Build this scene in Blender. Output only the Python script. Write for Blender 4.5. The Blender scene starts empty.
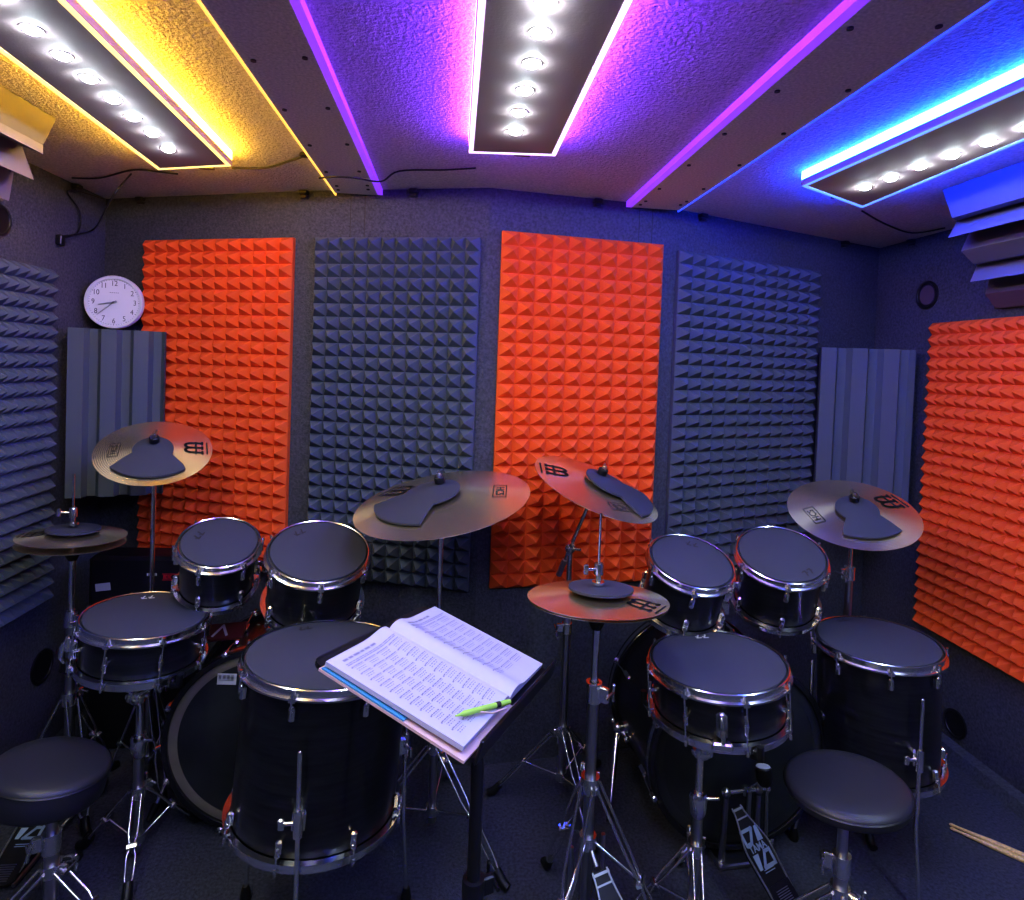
import bpy, math, random
from mathutils import Vector, Matrix
random.seed(4)
sc = bpy.context.scene
col = sc.collection
V = Vector

# ------------------------------------------------------------------ camera
F = 613.0
ROLL, PITCH, YAW = math.radians(2.1), math.radians(-1.5), math.radians(-5.5)
PX, PY = 512.0, 380.0
EYE = V((0, 0, 1.49))
FW = V((math.sin(-YAW) * math.cos(PITCH), math.cos(YAW) * math.cos(PITCH), math.sin(PITCH)))
R0 = V((math.cos(YAW), math.sin(YAW), 0)); U0 = R0.cross(FW)
CR = math.cos(ROLL) * R0 + math.sin(ROLL) * U0
CU = -math.sin(ROLL) * R0 + math.cos(ROLL) * U0
cam = bpy.data.cameras.new('camera'); cam.sensor_width = 36; cam.lens = F / 1024 * 36
cam.shift_x = 0; cam.shift_y = -(450 - PY) / 1024; cam.clip_start = .02
co = bpy.data.objects.new('camera', cam); col.objects.link(co)
co.matrix_world = Matrix(((CR.x, CU.x, -FW.x, EYE.x), (CR.y, CU.y, -FW.y, EYE.y), (CR.z, CU.z, -FW.z, EYE.z), (0, 0, 0, 1)))
sc.camera = co

def ray(x, y): return FW + CR * ((x - PX) / F) - CU * ((y - PY) / F)
def at(x, y, d): return EYE + ray(x, y) * d
def atz(x, y, z): r = ray(x, y); return EYE + r * ((z - EYE.z) / r.z)
def aty(x, y, Y): r = ray(x, y); return EYE + r * (Y / r.y)
def atx(x, y, X): r = ray(x, y); return EYE + r * (X / r.x)
def onpl(p0, n, x, y):
    r = ray(x, y); return EYE + r * ((p0 - EYE).dot(n) / r.dot(n))

# ------------------------------------------------------------------ materials
def mat(name, base=(.5, .5, .5), rough=.5, metal=0., bump=None, emit=None, estr=0., coat=0., var=None, alpha=None, trans=0., spec=None):
    m = bpy.data.materials.new(name); m.use_nodes = True
    nt = m.node_tree; b = nt.nodes['Principled BSDF']
    b.inputs['Base Color'].default_value = (*base, 1); b.inputs['Roughness'].default_value = rough
    b.inputs['Metallic'].default_value = metal
    if coat: b.inputs['Coat Weight'].default_value = coat; b.inputs['Coat Roughness'].default_value = .08
    if spec is not None: b.inputs['Specular IOR Level'].default_value = spec
    if emit: b.inputs['Emission Color'].default_value = (*emit, 1); b.inputs['Emission Strength'].default_value = estr
    if trans: b.inputs['Transmission Weight'].default_value = trans
    if alpha is not None: b.inputs['Alpha'].default_value = alpha
    tc = nt.nodes.new('ShaderNodeTexCoord')
    if bump:
        sc_, st, dist = bump
        n = nt.nodes.new('ShaderNodeTexNoise'); n.inputs['Scale'].default_value = sc_; n.inputs['Detail'].default_value = 3
        bp = nt.nodes.new('ShaderNodeBump'); bp.inputs['Strength'].default_value = st; bp.inputs['Distance'].default_value = dist
        nt.links.new(tc.outputs['Object'], n.inputs['Vector']); nt.links.new(n.outputs['Fac'], bp.inputs['Height'])
        nt.links.new(bp.outputs['Normal'], b.inputs['Normal'])
    if var:
        sc_, amt, stretch = var
        mp = nt.nodes.new('ShaderNodeMapping'); mp.inputs['Scale'].default_value = stretch
        n = nt.nodes.new('ShaderNodeTexNoise'); n.inputs['Scale'].default_value = sc_; n.inputs['Detail'].default_value = 4
        rp = nt.nodes.new('ShaderNodeValToRGB')
        rp.color_ramp.elements[0].position = .3; rp.color_ramp.elements[1].position = .7
        rp.color_ramp.elements[0].color = (*[c * (1 - amt) for c in base], 1)
        rp.color_ramp.elements[1].color = (*[c * (1 + amt) for c in base], 1)
        nt.links.new(tc.outputs['Object'], mp.inputs['Vector']); nt.links.new(mp.outputs['Vector'], n.inputs['Vector'])
        nt.links.new(n.outputs['Fac'], rp.inputs['Fac']); nt.links.new(rp.outputs['Color'], b.inputs['Base Color'])
    return m

def cymbal_mat(name, base, rough):
    m = mat(name, base, rough, .95)
    nt = m.node_tree; b = nt.nodes['Principled BSDF']
    tc = nt.nodes.new('ShaderNodeTexCoord')
    w = nt.nodes.new('ShaderNodeTexWave'); w.wave_type = 'RINGS'; w.rings_direction = 'Z'
    w.inputs['Scale'].default_value = 55; w.inputs['Distortion'].default_value = 1.5; w.inputs['Detail'].default_value = 2
    bp = nt.nodes.new('ShaderNodeBump'); bp.inputs['Strength'].default_value = .1; bp.inputs['Distance'].default_value = .002
    nt.links.new(tc.outputs['Object'], w.inputs['Vector']); nt.links.new(w.outputs['Fac'], bp.inputs['Height'])
    nt.links.new(bp.outputs['Normal'], b.inputs['Normal'])
    b.inputs['Anisotropic'].default_value = .9
    tg = nt.nodes.new('ShaderNodeTangent'); tg.direction_type = 'RADIAL'; tg.axis = 'Z'
    nt.links.new(tg.outputs['Tangent'], b.inputs['Tangent'])
    return m

WHITE = (.78, .95, 1.)
M = dict(
    wall=mat('wall_felt', (.068, .072, .088), .95, bump=(170, .8, .005), var=(105, .34, (1, 1, 1))),
    ceil=mat('ceiling_felt', (.52, .48, .455), .95, bump=(130, 1., .007), var=(110, .22, (1, 1, 1))),
    carpet=mat('floor_carpet', (.052, .055, .08), .97, bump=(200, .8, .005), var=(110, .4, (1, 1, 1))),
    board=mat('lamp_board', (.36, .265, .275), .7, bump=(150, .2, .002)),
    bar=mat('bar_board', (.62, .56, .54), .85, bump=(200, .6, .003), var=(160, .2, (1, 1, 1))),
    redfoam=mat('red_foam', (.84, .115, .016), .9, bump=(500, .25, .001)),
    darkfoam=mat('dark_foam', (.08, .097, .132), .92, bump=(500, .25, .001)),
    trapfoam=mat('trap_foam', (.092, .112, .135), .9, bump=(400, .25, .001)),
    wedge=mat('wedge_foam', (.15, .14, .18), .9, bump=(400, .25, .001)),
    shell=mat('black_wrap', (.008, .009, .011), .28, coat=.5, var=(9, .7, (1, 1, 14))),
    chrome=mat('chrome', (.92, .92, .94), .17, 1.),
    steel=mat('steel', (.52, .52, .54), .28, 1.),
    rubber=mat('pad_rubber', (.042, .045, .066), .8, bump=(600, .15, .0006)),
    mute=mat('cymbal_mute_rubber', (.036, .04, .062), .7, bump=(600, .15, .0006)),
    black=mat('black_plastic', (.009, .009, .011), .45),
    blackmetal=mat('black_metal', (.012, .012, .015), .35, spec=.5),
    head=mat('drum_skin', (.025, .026, .03), .45),
    bhead=mat('bass_skin', (.022, .026, .028), .5, var=(5, .5, (1, 1, 1))),
    beige=mat('bass_ring', (.2, .18, .135), .6, var=(6, .3, (1, 1, 1))),
    hoop=mat('bass_hoop', (.01, .01, .013), .25, coat=.6),
    ink=mat('ink', (.012, .01, .01), .6),
    brass=cymbal_mat('cymbal_bronze', (1., .84, .56), .26),
    vinyl=mat('seat_vinyl', (.03, .03, .036), .42, bump=(350, .25, .0008)),
    paper=mat('paper', (.46, .43, .66), .75),
    print=mat('print', (.22, .20, .33), .8),
    bluecover=mat('blue_cover', (.06, .26, .55), .5),
    pinkpaper=mat('pink_paper', (.62, .42, .47), .7),
    pen=mat('pen_green', (.36, .66, .09), .45),
    clockrim=mat('clock_rim', (.72, .72, .78), .35),
    clockface=mat('clock_face', (.78, .77, .84), .5),
    grey=mat('clock_print', (.06, .06, .08), .5),
    wood=mat('stick_wood', (.85, .56, .22), .45, var=(30, .25, (1, 8, 8))),
    silver=mat('silver_edge', (.62, .64, .7), .35, .9),
    emblem=mat('pedal_emblem', (.32, .42, .62), .4),
    red=mat('red_print', (.95, .03, .05), .5),
    whitelabel=mat('white_label', (.62, .62, .66), .6),
    pipe=mat('pipe_lining', (.12, .08, .09), .5),
    led=mat('led_lens', (1, 1, 1), .3, emit=WHITE, estr=215),
    yellow=mat('strip_yellow', (1, .8, .3), .4, emit=(1., .55, .03), estr=38),
    violet=mat('strip_violet', (.7, .5, 1), .4, emit=(.17, .025, 1.), estr=80),
    blue=mat('strip_blue', (.3, .5, 1), .4, emit=(.002, .032, 1.), estr=100),
    yellow_edge=mat('edge_yellow', (1, .8, .3), .4, emit=(1., .72, .22), estr=1.3),
    violet_edge=mat('edge_violet', (.8, .6, 1), .4, emit=(.80, .55, 1.), estr=1.5),
    blue_edge=mat('edge_blue', (.3, .5, 1), .4, emit=(.10, .26, 1.), estr=1.3),
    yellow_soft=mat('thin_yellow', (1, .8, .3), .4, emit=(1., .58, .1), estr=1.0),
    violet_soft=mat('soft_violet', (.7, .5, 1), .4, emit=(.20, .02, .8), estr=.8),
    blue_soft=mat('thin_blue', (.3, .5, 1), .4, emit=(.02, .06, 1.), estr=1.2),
)

# ------------------------------------------------------------------ mesh helpers
def frame(o, z, xh=V((1, 0, 0))):
    z = z.normalized(); x = (xh - z * xh.dot(z)).normalized(); y = z.cross(x)
    return Matrix(((x.x, y.x, z.x, o.x), (x.y, y.y, z.y, o.y), (x.z, y.z, z.z, o.z), (0, 0, 0, 1)))

class MB:
    def __init__(s): s.v = []; s.f = []; s.s = []
    def add(s, vs, fs, smooth=False, T=None):
        b = len(s.v)
        for p in vs:
            p = V(p); s.v.append(T @ p if T is not None else p)
        for f in fs: s.f.append(tuple(b + i for i in f)); s.s.append(smooth)
        return s
    def box(s, lo, hi, T=None):
        x0, y0, z0 = lo; x1, y1, z1 = hi
        return s.add([(x0, y0, z0), (x1, y0, z0), (x1, y1, z0), (x0, y1, z0), (x0, y0, z1), (x1, y0, z1), (x1, y1, z1), (x0, y1, z1)],
                     [(0, 3, 2, 1), (4, 5, 6, 7), (0, 1, 5, 4), (1, 2, 6, 5), (2, 3, 7, 6), (3, 0, 4, 7)], False, T)
    def cbox(s, c, d, T=None):
        return s.box([c[i] - d[i] / 2 for i in range(3)], [c[i] + d[i] / 2 for i in range(3)], T)
    def bbox(s, c, d, b, T=None):     # box with chamfered vertical edges and top/bottom
        x, y, z = d[0] / 2, d[1] / 2, d[2] / 2
        def ring(k, zz):
            xx, yy = x - k, y - k; e = b
            return [(c[0] + px, c[1] + py, c[2] + zz) for px, py in
                    ((xx - e, -yy), (xx, -yy + e), (xx, yy - e), (xx - e, yy), (-xx + e, yy), (-xx, yy - e), (-xx, -yy + e), (-xx + e, -yy))]
        vs = ring(b, -z) + ring(0, -z + b) + ring(0, z - b) + ring(b, z)
        fs = [tuple(range(7, -1, -1)), tuple(range(24, 32))]
        for k in range(3):
            for i in range(8): j = (i + 1) % 8; fs.append((k * 8 + i, k * 8 + j, k * 8 + 8 + j, k * 8 + 8 + i))
        return s.add(vs, fs, False, T)
    def tube(s, pts, r, n=8, closed=False, caps=True, T=None, flat=None):
        pts = [V(p) for p in pts]; N = len(pts); rs = r if isinstance(r, (list, tuple)) else [r] * N
        tans = []
        for i in range(N):
            a = pts[(i - 1) % N] if (closed or i > 0) else pts[i]; b = pts[(i + 1) % N] if (closed or i < N - 1) else pts[i]
            tans.append((b - a).normalized())
        up = V((0, 0, 1)) if abs(tans[0].z) < .9 else V((1, 0, 0))
        x = tans[0].cross(up).normalized(); vs = []; fs = []
        for i in range(N):
            t = tans[i]; x = (x - t * x.dot(t)).normalized(); y = t.cross(x)
            for k in range(n):
                a = 2 * math.pi * k / n; vs.append(pts[i] + (x * math.cos(a) + y * math.sin(a)) * rs[i])
        for i in range(N if closed else N - 1):
            j = (i + 1) % N
            for k in range(n):
                l = (k + 1) % n; fs.append((i * n + k, i * n + l, j * n + l, j * n + k))
        s.add(vs, fs, True, T)
        if caps and not closed:
            s.add(vs[:n], [tuple(range(n - 1, -1, -1))], False, T); s.add(vs[-n:], [tuple(range(n))], False, T)
        return s
    def cyl(s, p0, p1, r0, r1=None, n=16, T=None): return s.tube([p0, p1], [r0, r0 if r1 is None else r1], n, T=T)
    def lathe(s, prof, n=64, T=None, closed=False):
        def seg(run):
            vs = []; fs = []
            for (r, z) in run:
                for k in range(n):
                    a = 2 * math.pi * k / n; vs.append((r * math.cos(a), r * math.sin(a), z))
            for i in range(len(run) - 1):
                for k in range(n):
                    l = (k + 1) % n; fs.append((i * n + k, (i + 1) * n + k, (i + 1) * n + l, i * n + l)[::-1])
            s.add(vs, fs, True, T)
        if closed: prof = list(prof) + [prof[0]]
        run = [prof[0]]
        for i in range(1, len(prof)):
            run.append(prof[i])
            if i < len(prof) - 1:
                a = V((prof[i][0] - prof[i - 1][0], prof[i][1] - prof[i - 1][1])); b = V((prof[i + 1][0] - prof[i][0], prof[i + 1][1] - prof[i][1]))
                if a.length > 1e-9 and b.length > 1e-9 and a.angle(b) > .7: seg(run); run = [prof[i]]
        seg(run); return s
    def disc(s, r, z, n=64, T=None, up=True):
        vs = [(r * math.cos(2 * math.pi * k / n), r * math.sin(2 * math.pi * k / n), z) for k in range(n)]
        return s.add(vs, [tuple(range(n)) if up else tuple(range(n - 1, -1, -1))], False, T)
    def ball(s, c, r, T=None, n=12, sq=(1, 1, 1)):
        vs = []; fs = []; m = n // 2
        for i in range(m + 1):
            for k in range(n):
                a = math.pi * i / m; b = 2 * math.pi * k / n
                vs.append((c[0] + r * sq[0] * math.sin(a) * math.cos(b), c[1] + r * sq[1] * math.sin(a) * math.sin(b), c[2] + r * sq[2] * math.cos(a)))
        for i in range(m):
            for k in range(n):
                l = (k + 1) % n; fs.append((i * n + k, (i + 1) * n + k, (i + 1) * n + l, i * n + l))
        return s.add(vs, fs, True, T)
    def prism(s, poly, z0, z1, T=None):
        n = len(poly); vs = [(x, y, z0) for x, y in poly] + [(x, y, z1) for x, y in poly]
        fs = [tuple(range(n - 1, -1, -1)), tuple(range(n, 2 * n))] + [(i, (i + 1) % n, n + (i + 1) % n, n + i) for i in range(n)]
        return s.add(vs, fs, False, T)
    def ribbon(s, pts, w, z0, z1, T=None, closed=False):   # flat stroke in the local xy plane
        pts = [V((p[0], p[1])) for p in pts]; N = len(pts)
        for i in range(N if closed else N - 1):
            a, b = pts[i], pts[(i + 1) % N]; d = (b - a)
            if d.length < 1e-9: continue
            d = d.normalized(); nn = V((-d.y, d.x)) * (w / 2); e = d * (w * .45)
            s.prism([tuple(a - e - nn), tuple(b + e - nn), tuple(b + e + nn), tuple(a - e + nn)], z0, z1, T)
        return s
    def build(s, name, m, parent=None):
        o = bpy.data.objects.new(name, None) if False else None
        org = V((0, 0, 0)); q = parent
        while q is not None: org = org + V(q.location); q = q.parent
        me = bpy.data.meshes.new(name); me.from_pydata([tuple(v - org) for v in s.v], [], s.f)
        me.polygons.foreach_set('use_smooth', s.s); me.materials.append(m); me.update()
        o = bpy.data.objects.new(name, me); col.objects.link(o)
        if parent is not None: o.parent = parent
        return o

def text_mb(txt, size, T, depth=.0004, align='CENTER', sx=1., bold=0.):
    cu = bpy.data.curves.new('lettering', 'FONT'); cu.body = txt; cu.size = size; cu.align_x = align; cu.align_y = 'CENTER'; cu.extrude = depth
    cu.offset = bold
    o = bpy.data.objects.new('lettering', cu); col.objects.link(o)
    dg = bpy.context.evaluated_depsgraph_get(); dg.update(); me = o.evaluated_get(dg).to_mesh()
    mb = MB().add([(v.co.x * sx, v.co.y, v.co.z) for v in me.vertices], [tuple(p.vertices) for p in me.polygons], False, T)
    o.evaluated_get(dg).to_mesh_clear(); bpy.data.objects.remove(o); bpy.data.curves.remove(cu)
    return mb

def thing(name, loc, label, cat, group=None):
    o = bpy.data.objects.new(name, None); o.location = loc; o.empty_display_size = .1; col.objects.link(o)
    o['label'] = label; o['category'] = cat
    if group: o['group'] = group
    return o
def tag(o, label, cat, group=None):
    o['label'] = label; o['category'] = cat
    if group: o['group'] = group
    return o
def rebase(o):          # moves a single-mesh thing's origin to the middle of its base
    vs = o.data.vertices; n = len(vs)
    c = V((sum(v.co.x for v in vs) / n, sum(v.co.y for v in vs) / n, min(v.co.z for v in vs)))
    o.data.transform(Matrix.Translation(-c)); o.location = c; return o
def struct(o): o['kind'] = 'structure'; return o

# ------------------------------------------------------------------ room shell
H = 2.12
WL = [V((-1.486, 2.75, 0)), V((-.60, 2.425, 0)), V((.11, 2.222, 0)), V((.75, 2.31, 0)), V((2.048, 2.825, 0))]
XL, XR, YN = -1.475, 2.05, -1.5
mb = MB()
for a, b in zip(WL[:-1], WL[1:]):
    d = (b - a).normalized(); n = V((-d.y, d.x, 0)) * .05
    mb.add([a, b, b + n, a + n, a + V((0, 0, H)), b + V((0, 0, H)), b + n + V((0, 0, H)), a + n + V((0, 0, H))],
           [(0, 1, 5, 4), (2, 3, 7, 6), (4, 5, 6, 7), (3, 2, 1, 0)])
struct(mb.build('wall_back', M['wall']))
struct(MB().box((XL - .06, YN, 0), (XL, 2.80, H)).build('wall_left', M['wall']))
struct(MB().box((XR, YN, 0), (XR + .06, 2.88, H)).build('wall_right', M['wall']))
struct(MB().box((XL - .06, YN - .06, 0), (XR + .06, YN, H)).build('wall_front', M['wall']))
struct(MB().box((XL - .06, YN - .06, -.06), (XR + .06, 2.92, 0)).build('floor', M['carpet']))
struct(MB().box((XL - .06, YN - .06, H), (XR + .06, 2.92, H + .06)).build('ceiling', M['ceil']))
# carpeted ledge along the right wall
struct(MB().prism([(1.985, 0), (2.05, 0), (2.05, .042), (2.0, .042)], -(2.66), 1.5, Matrix(((1, 0, 0, 0), (0, 0, -1, 0), (0, 1, 0, 0), (0, 0, 0, 1)))).build('baseboard_right', M['wall']))

def facet(i, off=0.):
    a, b = WL[i], WL[i + 1]; u = (b - a).normalized(); n = V((u.y, -u.x, 0))
    T = Matrix(((u.x, 0, n.x, a.x + n.x * off), (u.y, 0, n.y, a.y + n.y * off), (0, 1, 0, 0), (0, 0, 0, 1)))
    return T, a, u, n
# seams between the wall sections: thin dark battens set in the felt
def seam(i, u, z0, z1):
    T, *_ = facet(i); return MB().box((u - .0012, z0, 0), (u + .0012, z1, .002), T)
struct(seam(1, .205, 1.94, H).build('trim_3', M['black'])); struct(seam(1, .262, 1.94, H).build('trim_4', M['black']))
struct(seam(2, .582, 1.97, H).build('trim_5', M['black'])); struct(seam(2, .636, 1.97, H).build('trim_6', M['black']))

# ------------------------------------------------------------------ pyramid foam panels
def pyramid_panel(T, w, h, nx, ny, base=.018, peak=.04):
    mb = MB(); vs = []; fs = []; cx, cy = w / nx, h / ny
    for j in range(ny + 1):
        for i in range(nx + 1): vs.append((i * cx, j * cy, base))
    k0 = len(vs)
    for j in range(ny):
        for i in range(nx):
            a = j * (nx + 1) + i; b = a + 1; c = b + nx + 1; d = a + nx + 1; p = len(vs)
            e = .06
            vs.append(((i + .5) * cx, (j + .5) * cy, base + peak))
            fs += [(a, b, p), (b, c, p), (c, d, p), (d, a, p)]
    mb.add(vs, fs, False, T)
    # block behind the pyramids
    mb.add([(0, 0, .001), (w, 0, .001), (w, h, .001), (0, h, .001), (0, 0, base), (w, 0, base), (w, h, base), (0, h, base)],
           [(0, 3, 2, 1), (0, 1, 5, 4), (1, 2, 6, 5), (2, 3, 7, 6), (3, 0, 4, 7)], False, T)
    return mb
def sub(T, u, z): return T @ Matrix.Translation((u, z, 0))
def foam(T, w, h, nx, ny, m, label, group):
    return rebase(tag(pyramid_panel(T, w, h, nx, ny).build('acoustic_foam_panel', M[m]), label, 'foam panel', group))
RG, DG = 'red pyramid foam panels', 'dark pyramid foam panels'
foam(sub(facet(0)[0], .235, .645), .69, 1.295, 12, 26, 'redfoam', 'orange-red pyramid foam panel on the back wall next to the round clock', RG)
foam(sub(facet(1)[0], .072, .655), .64, 1.285, 12, 26, 'darkfoam', 'dark grey pyramid foam panel on the wall between the two red panels', DG)
foam(sub(facet(2)[0], .048, .668), .632, 1.30, 10, 26, 'redfoam', 'orange-red pyramid foam panel in the middle of the back wall behind the tilted crash cymbal', RG)
foam(sub(facet(3)[0], .115, .668), .825, 1.29, 12, 26, 'darkfoam', 'dark grey pyramid foam panel on the back wall behind the toms nearest the blue lamp', DG)
TL = Matrix(((0, 0, 1, XL), (1, 0, 0, 0), (0, 1, 0, 0), (0, 0, 0, 1)))       # u=+y, v=z, n=+x
TR = Matrix(((0, 0, -1, XR), (-1, 0, 0, 0), (0, 1, 0, 0), (0, 0, 0, 1)))     # u=-y, v=z, n=-x
foam(sub(TL, 1.735, .56), .645, 1.21, 13, 24, 'darkfoam', 'dark grey pyramid foam panel on the side wall beside the hi-hat with two cymbals', DG)
foam(sub(TR, -2.445, .435), .66, 1.295, 13, 26, 'redfoam', 'orange-red pyramid foam panel on the side wall under the stepped wedge foam', RG)

# ------------------------------------------------------------------ fluted corner foam
def fluted(a, b, z0, z1, n, depth, back, label):
    """flutes running up a slab that spans the corner from a to b"""
    a = V(a); b = V(b); u = (b - a); L = u.length; u.normalize(); nn = V((u.y, -u.x, 0))
    prof = []
    for i in range(n):
        s0 = L * i / n; s1 = L * (i + 1) / n; w = s1 - s0
        prof += [(s0, .0), (s0 + .48 * w, .004), (s0 + .60 * w, -depth), (s0 + .86 * w, -depth * .9), (s0 + .99 * w, -.004)]
    prof.append((L, 0))
    prof += [(L, -back), (0, -back)]
    T = Matrix(((u.x, nn.x, 0, a.x), (u.y, nn.y, 0, a.y), (0, 0, 1, 0), (0, 0, 0, 1)))
    mb = MB().prism(prof, z0, z1, T)
    return rebase(tag(mb.build('corner_bass_trap', M['trapfoam']), label, 'bass trap', 'fluted corner foam'))
def fpt(i, u, off): T, a, uu, n = facet(i); return a + uu * u + n * off
fluted((-1.42, 2.41, 0), fpt(0, .43, .105), .93, 1.565, 3, .030, .042, 'dark fluted corner foam under the round wall clock')
fluted(fpt(3, .925, .062), (1.985, 2.47, 0), .84, 1.615, 3, .032, .042, 'grey fluted corner foam between the dark pyramid panel and the red side panel')

# ------------------------------------------------------------------ stepped wedge foam along the ceiling corners
def wedge_trap(side, prof, back, y1, label):
    """stepped fins running along the ceiling corner; prof: the front edge of its end face"""
    poly = [V(p) for p in prof] + [V(p) for p in back]; n = len(poly)
    vs = [(p.x, y1, p.z) for p in poly] + [tuple(p) for p in poly]
    fs = [tuple(range(n)), tuple(range(2 * n - 1, n - 1, -1))] + [(i, n + i, n + (i + 1) % n, (i + 1) % n) for i in range(n)]
    if side < 0: fs = [f[::-1] for f in fs]
    return rebase(tag(MB().add(vs, fs).build('wedge_bass_trap', M['wedge']), label, 'bass trap', 'stepped wedge foam at the ceiling corners'))
PR = [(942, 197, 1.90), (952, 218, 1.92), (957, 221, 1.99), (948, 238, 1.95), (970, 231, 2.04), (961, 251, 2.0), (973, 264, 2.03), (977, 265, 2.08), (970, 282, 2.04), (989, 279, 2.12), (985, 294, 2.09), (995, 308, 2.13)]
PRw = [aty(*p) for p in PR]; PRw[0].z = 2.117
for p in PRw: p.x = min(p.x, 2.045); p.z = min(p.z, 2.117)
wedge_trap(1, PRw, [(2.047, 2.13, PRw[-1].z), (2.047, 1.95, 2.117)], .4, 'stepped wedge foam along the ceiling corner above the red side panel')
PL_ = [(56, 123, 1.82), (43, 145, 1.86), (43, 154, 1.86), (22, 146, 1.93), (34, 180, 1.97), (14, 171, 2.02), (9, 201, 2.05), (0, 196, 2.08)]
PLw = [aty(*p) for p in PL_]; PLw[0].z = 2.117
for p in PLw: p.x = max(p.x, -1.471); p.z = min(p.z, 2.117)
wedge_trap(-1, PLw, [(-1.473, 2.08, PLw[-1].z - .02), (-1.473, 1.86, 2.117)], .4, 'stepped wedge foam along the ceiling corner beside the yellow-lit lamp')

# ------------------------------------------------------------------ ceiling bars with screws and LED strips
def bar(name, x0, x1, y1):
    o = struct(MB().box((x0, YN, 2.100), (x1, y1, H)).build(name, M['bar']))
    y = y1 - .05
    for k in range(8):
        for x in (x0 + .02, x1 - .025):
            MB().lathe([(0, 0), (.006, 0), (.006, .003)], 10, Matrix.Translation((x + (.004 * (k % 2)), y - (.03 if x > (x0 + x1) / 2 else 0), 2.0965))).build('screw', M['black'], o)
        y -= (.05, .16, .25, .25, .25, .25, .25, .25)[k]
    return o
bar('trim_1', -.458, -.302, 2.345); bar('trim_2', .651, .838, 2.290)
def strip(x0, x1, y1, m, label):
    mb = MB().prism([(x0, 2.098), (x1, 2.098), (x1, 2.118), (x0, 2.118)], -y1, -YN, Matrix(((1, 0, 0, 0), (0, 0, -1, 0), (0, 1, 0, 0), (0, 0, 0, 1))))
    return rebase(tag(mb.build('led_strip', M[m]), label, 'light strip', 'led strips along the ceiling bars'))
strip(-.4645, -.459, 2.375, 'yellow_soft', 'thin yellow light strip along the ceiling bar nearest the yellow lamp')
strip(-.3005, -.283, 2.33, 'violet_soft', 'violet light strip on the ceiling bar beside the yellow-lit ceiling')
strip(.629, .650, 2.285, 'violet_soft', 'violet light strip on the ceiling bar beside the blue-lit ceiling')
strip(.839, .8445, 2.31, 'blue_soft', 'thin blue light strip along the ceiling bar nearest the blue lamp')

# ------------------------------------------------------------------ ceiling lamps
ZB = 2.072
def lamp(fl, fr, nl, nr, spots, m, label):
    q = [atz(*p, ZB) for p in (fl, fr, nr, nl)]
    def ext(a, b, Y): t = (Y - a.y) / (b.y - a.y); return a + (b - a) * t
    q[2] = ext(q[1], q[2], -.7); q[3] = ext(q[0], q[3], -.7)
    c = sum(q, V()) / 4
    root = thing('ceiling_lamp', V((c.x, c.y, ZB)), label, 'ceiling lamp', 'long LED ceiling lamps')
    poly = [(p.x, p.y) for p in q][::-1]
    MB().prism(poly, ZB, ZB + .018).build('board', M['board'], root)
    inn = [V((c.x, c.y)) + (V(p) - V((c.x, c.y))) * .97 for p in poly]
    cx = c.x
    inn = []
    for p in q:
        inn.append((p.x + (.035 if p.x < (q[0].x + q[1].x) / 2 - .0 and p in (q[0], q[3]) else -.035), p.y - (.04 if p in (q[0], q[1]) else -.04)))
    MB().prism(inn[::-1], ZB + .018, H).build('spacer', M['bar'], root)
    # bright strip standing in the gap above the board, and a dimmer band under the board's edge
    path = [q[3], q[0], q[1], q[2]]
    dirs = [(path[i + 1] - path[i]).normalized() for i in range(3)]
    nrm = [V((-d.y, d.x, 0)) for d in dirs]
    offs = [nrm[0], None, None, nrm[2]]
    for k in (1, 2):
        b = (nrm[k - 1] + nrm[k]); offs[k] = b / (b.dot(nrm[k]))
    def band(a0, a1, z0, z1, nm, mm):
        vs = []; fs = []
        for p, o in zip(path, offs):
            a = p + o * a0; b = p + o * a1
            vs += [(a.x, a.y, z0), (b.x, b.y, z0), (b.x, b.y, z1), (a.x, a.y, z1)]
        for k in range(3):
            for e in range(4): fs.append((k * 4 + e, k * 4 + (e + 1) % 4, k * 4 + 4 + (e + 1) % 4, k * 4 + 4 + e))
        fs += [(0, 1, 2, 3), (15, 14, 13, 12)]
        return MB().add(vs, fs).build(nm, M[mm], root)
    band(-.010, .0, ZB + .0185, H - .004, 'led_strip', m)
    band(-.014, -.002, ZB - .0012, ZB + .0002, 'edge_light', m + '_edge')
    # white spots
    P = [atz(*p, ZB) for p in spots]; n = len(P) - 1
    step = (P[-1] - P[0]) / n; k = 0
    while True:
        p = P[k] if k <= n else P[-1] + step * (k - n)
        if p.y < -.62: break
        T = Matrix.Translation((p.x, p.y, ZB))
        d = MB().lathe([(.021, 0), (.020, -.0012), (.017, -.0015), (.016, -.0005)], 20, T).build('downlight', M['board'], root)
        MB().lathe([(0, -.0088), (.008, -.0078), (.013, -.0052), (.016, -.0014)], 16, T).build('lens', M['led'], d)
        k += 1
    # little connector box at the far end
    e = (q[0] + q[1]) / 2 + V((0, .006, 0)); MB().cbox((e.x + .03, e.y + .012, ZB + .012), (.045, .014, .016)).build('connector', M['black'], root)
    return root, q
LY, qy = lamp((158, 170), (232, 166), (0, 52), (66, 0), [(168, 149), (152, 133), (133, 117), (113, 99), (89, 78), (62, 55), (32, 29)], 'yellow', 'long ceiling lamp board edged with yellow light and a row of white spots')
LP, qp = lamp((468, 153), (556, 156), (477, 0), (634, 0), [(515, 131), (519, 112), (525, 90), (532, 63), (540, 32), (546, 3)], 'violet', 'long ceiling lamp board edged with violet light in the middle of the ceiling')
LB, qb = lamp((801, 186), (862, 208), (1024, 86), (1024, 141), [(865, 187), (891, 178), (920, 166), (952, 155), (988, 142)], 'blue', 'long ceiling lamp board edged with bright blue light')
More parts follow.
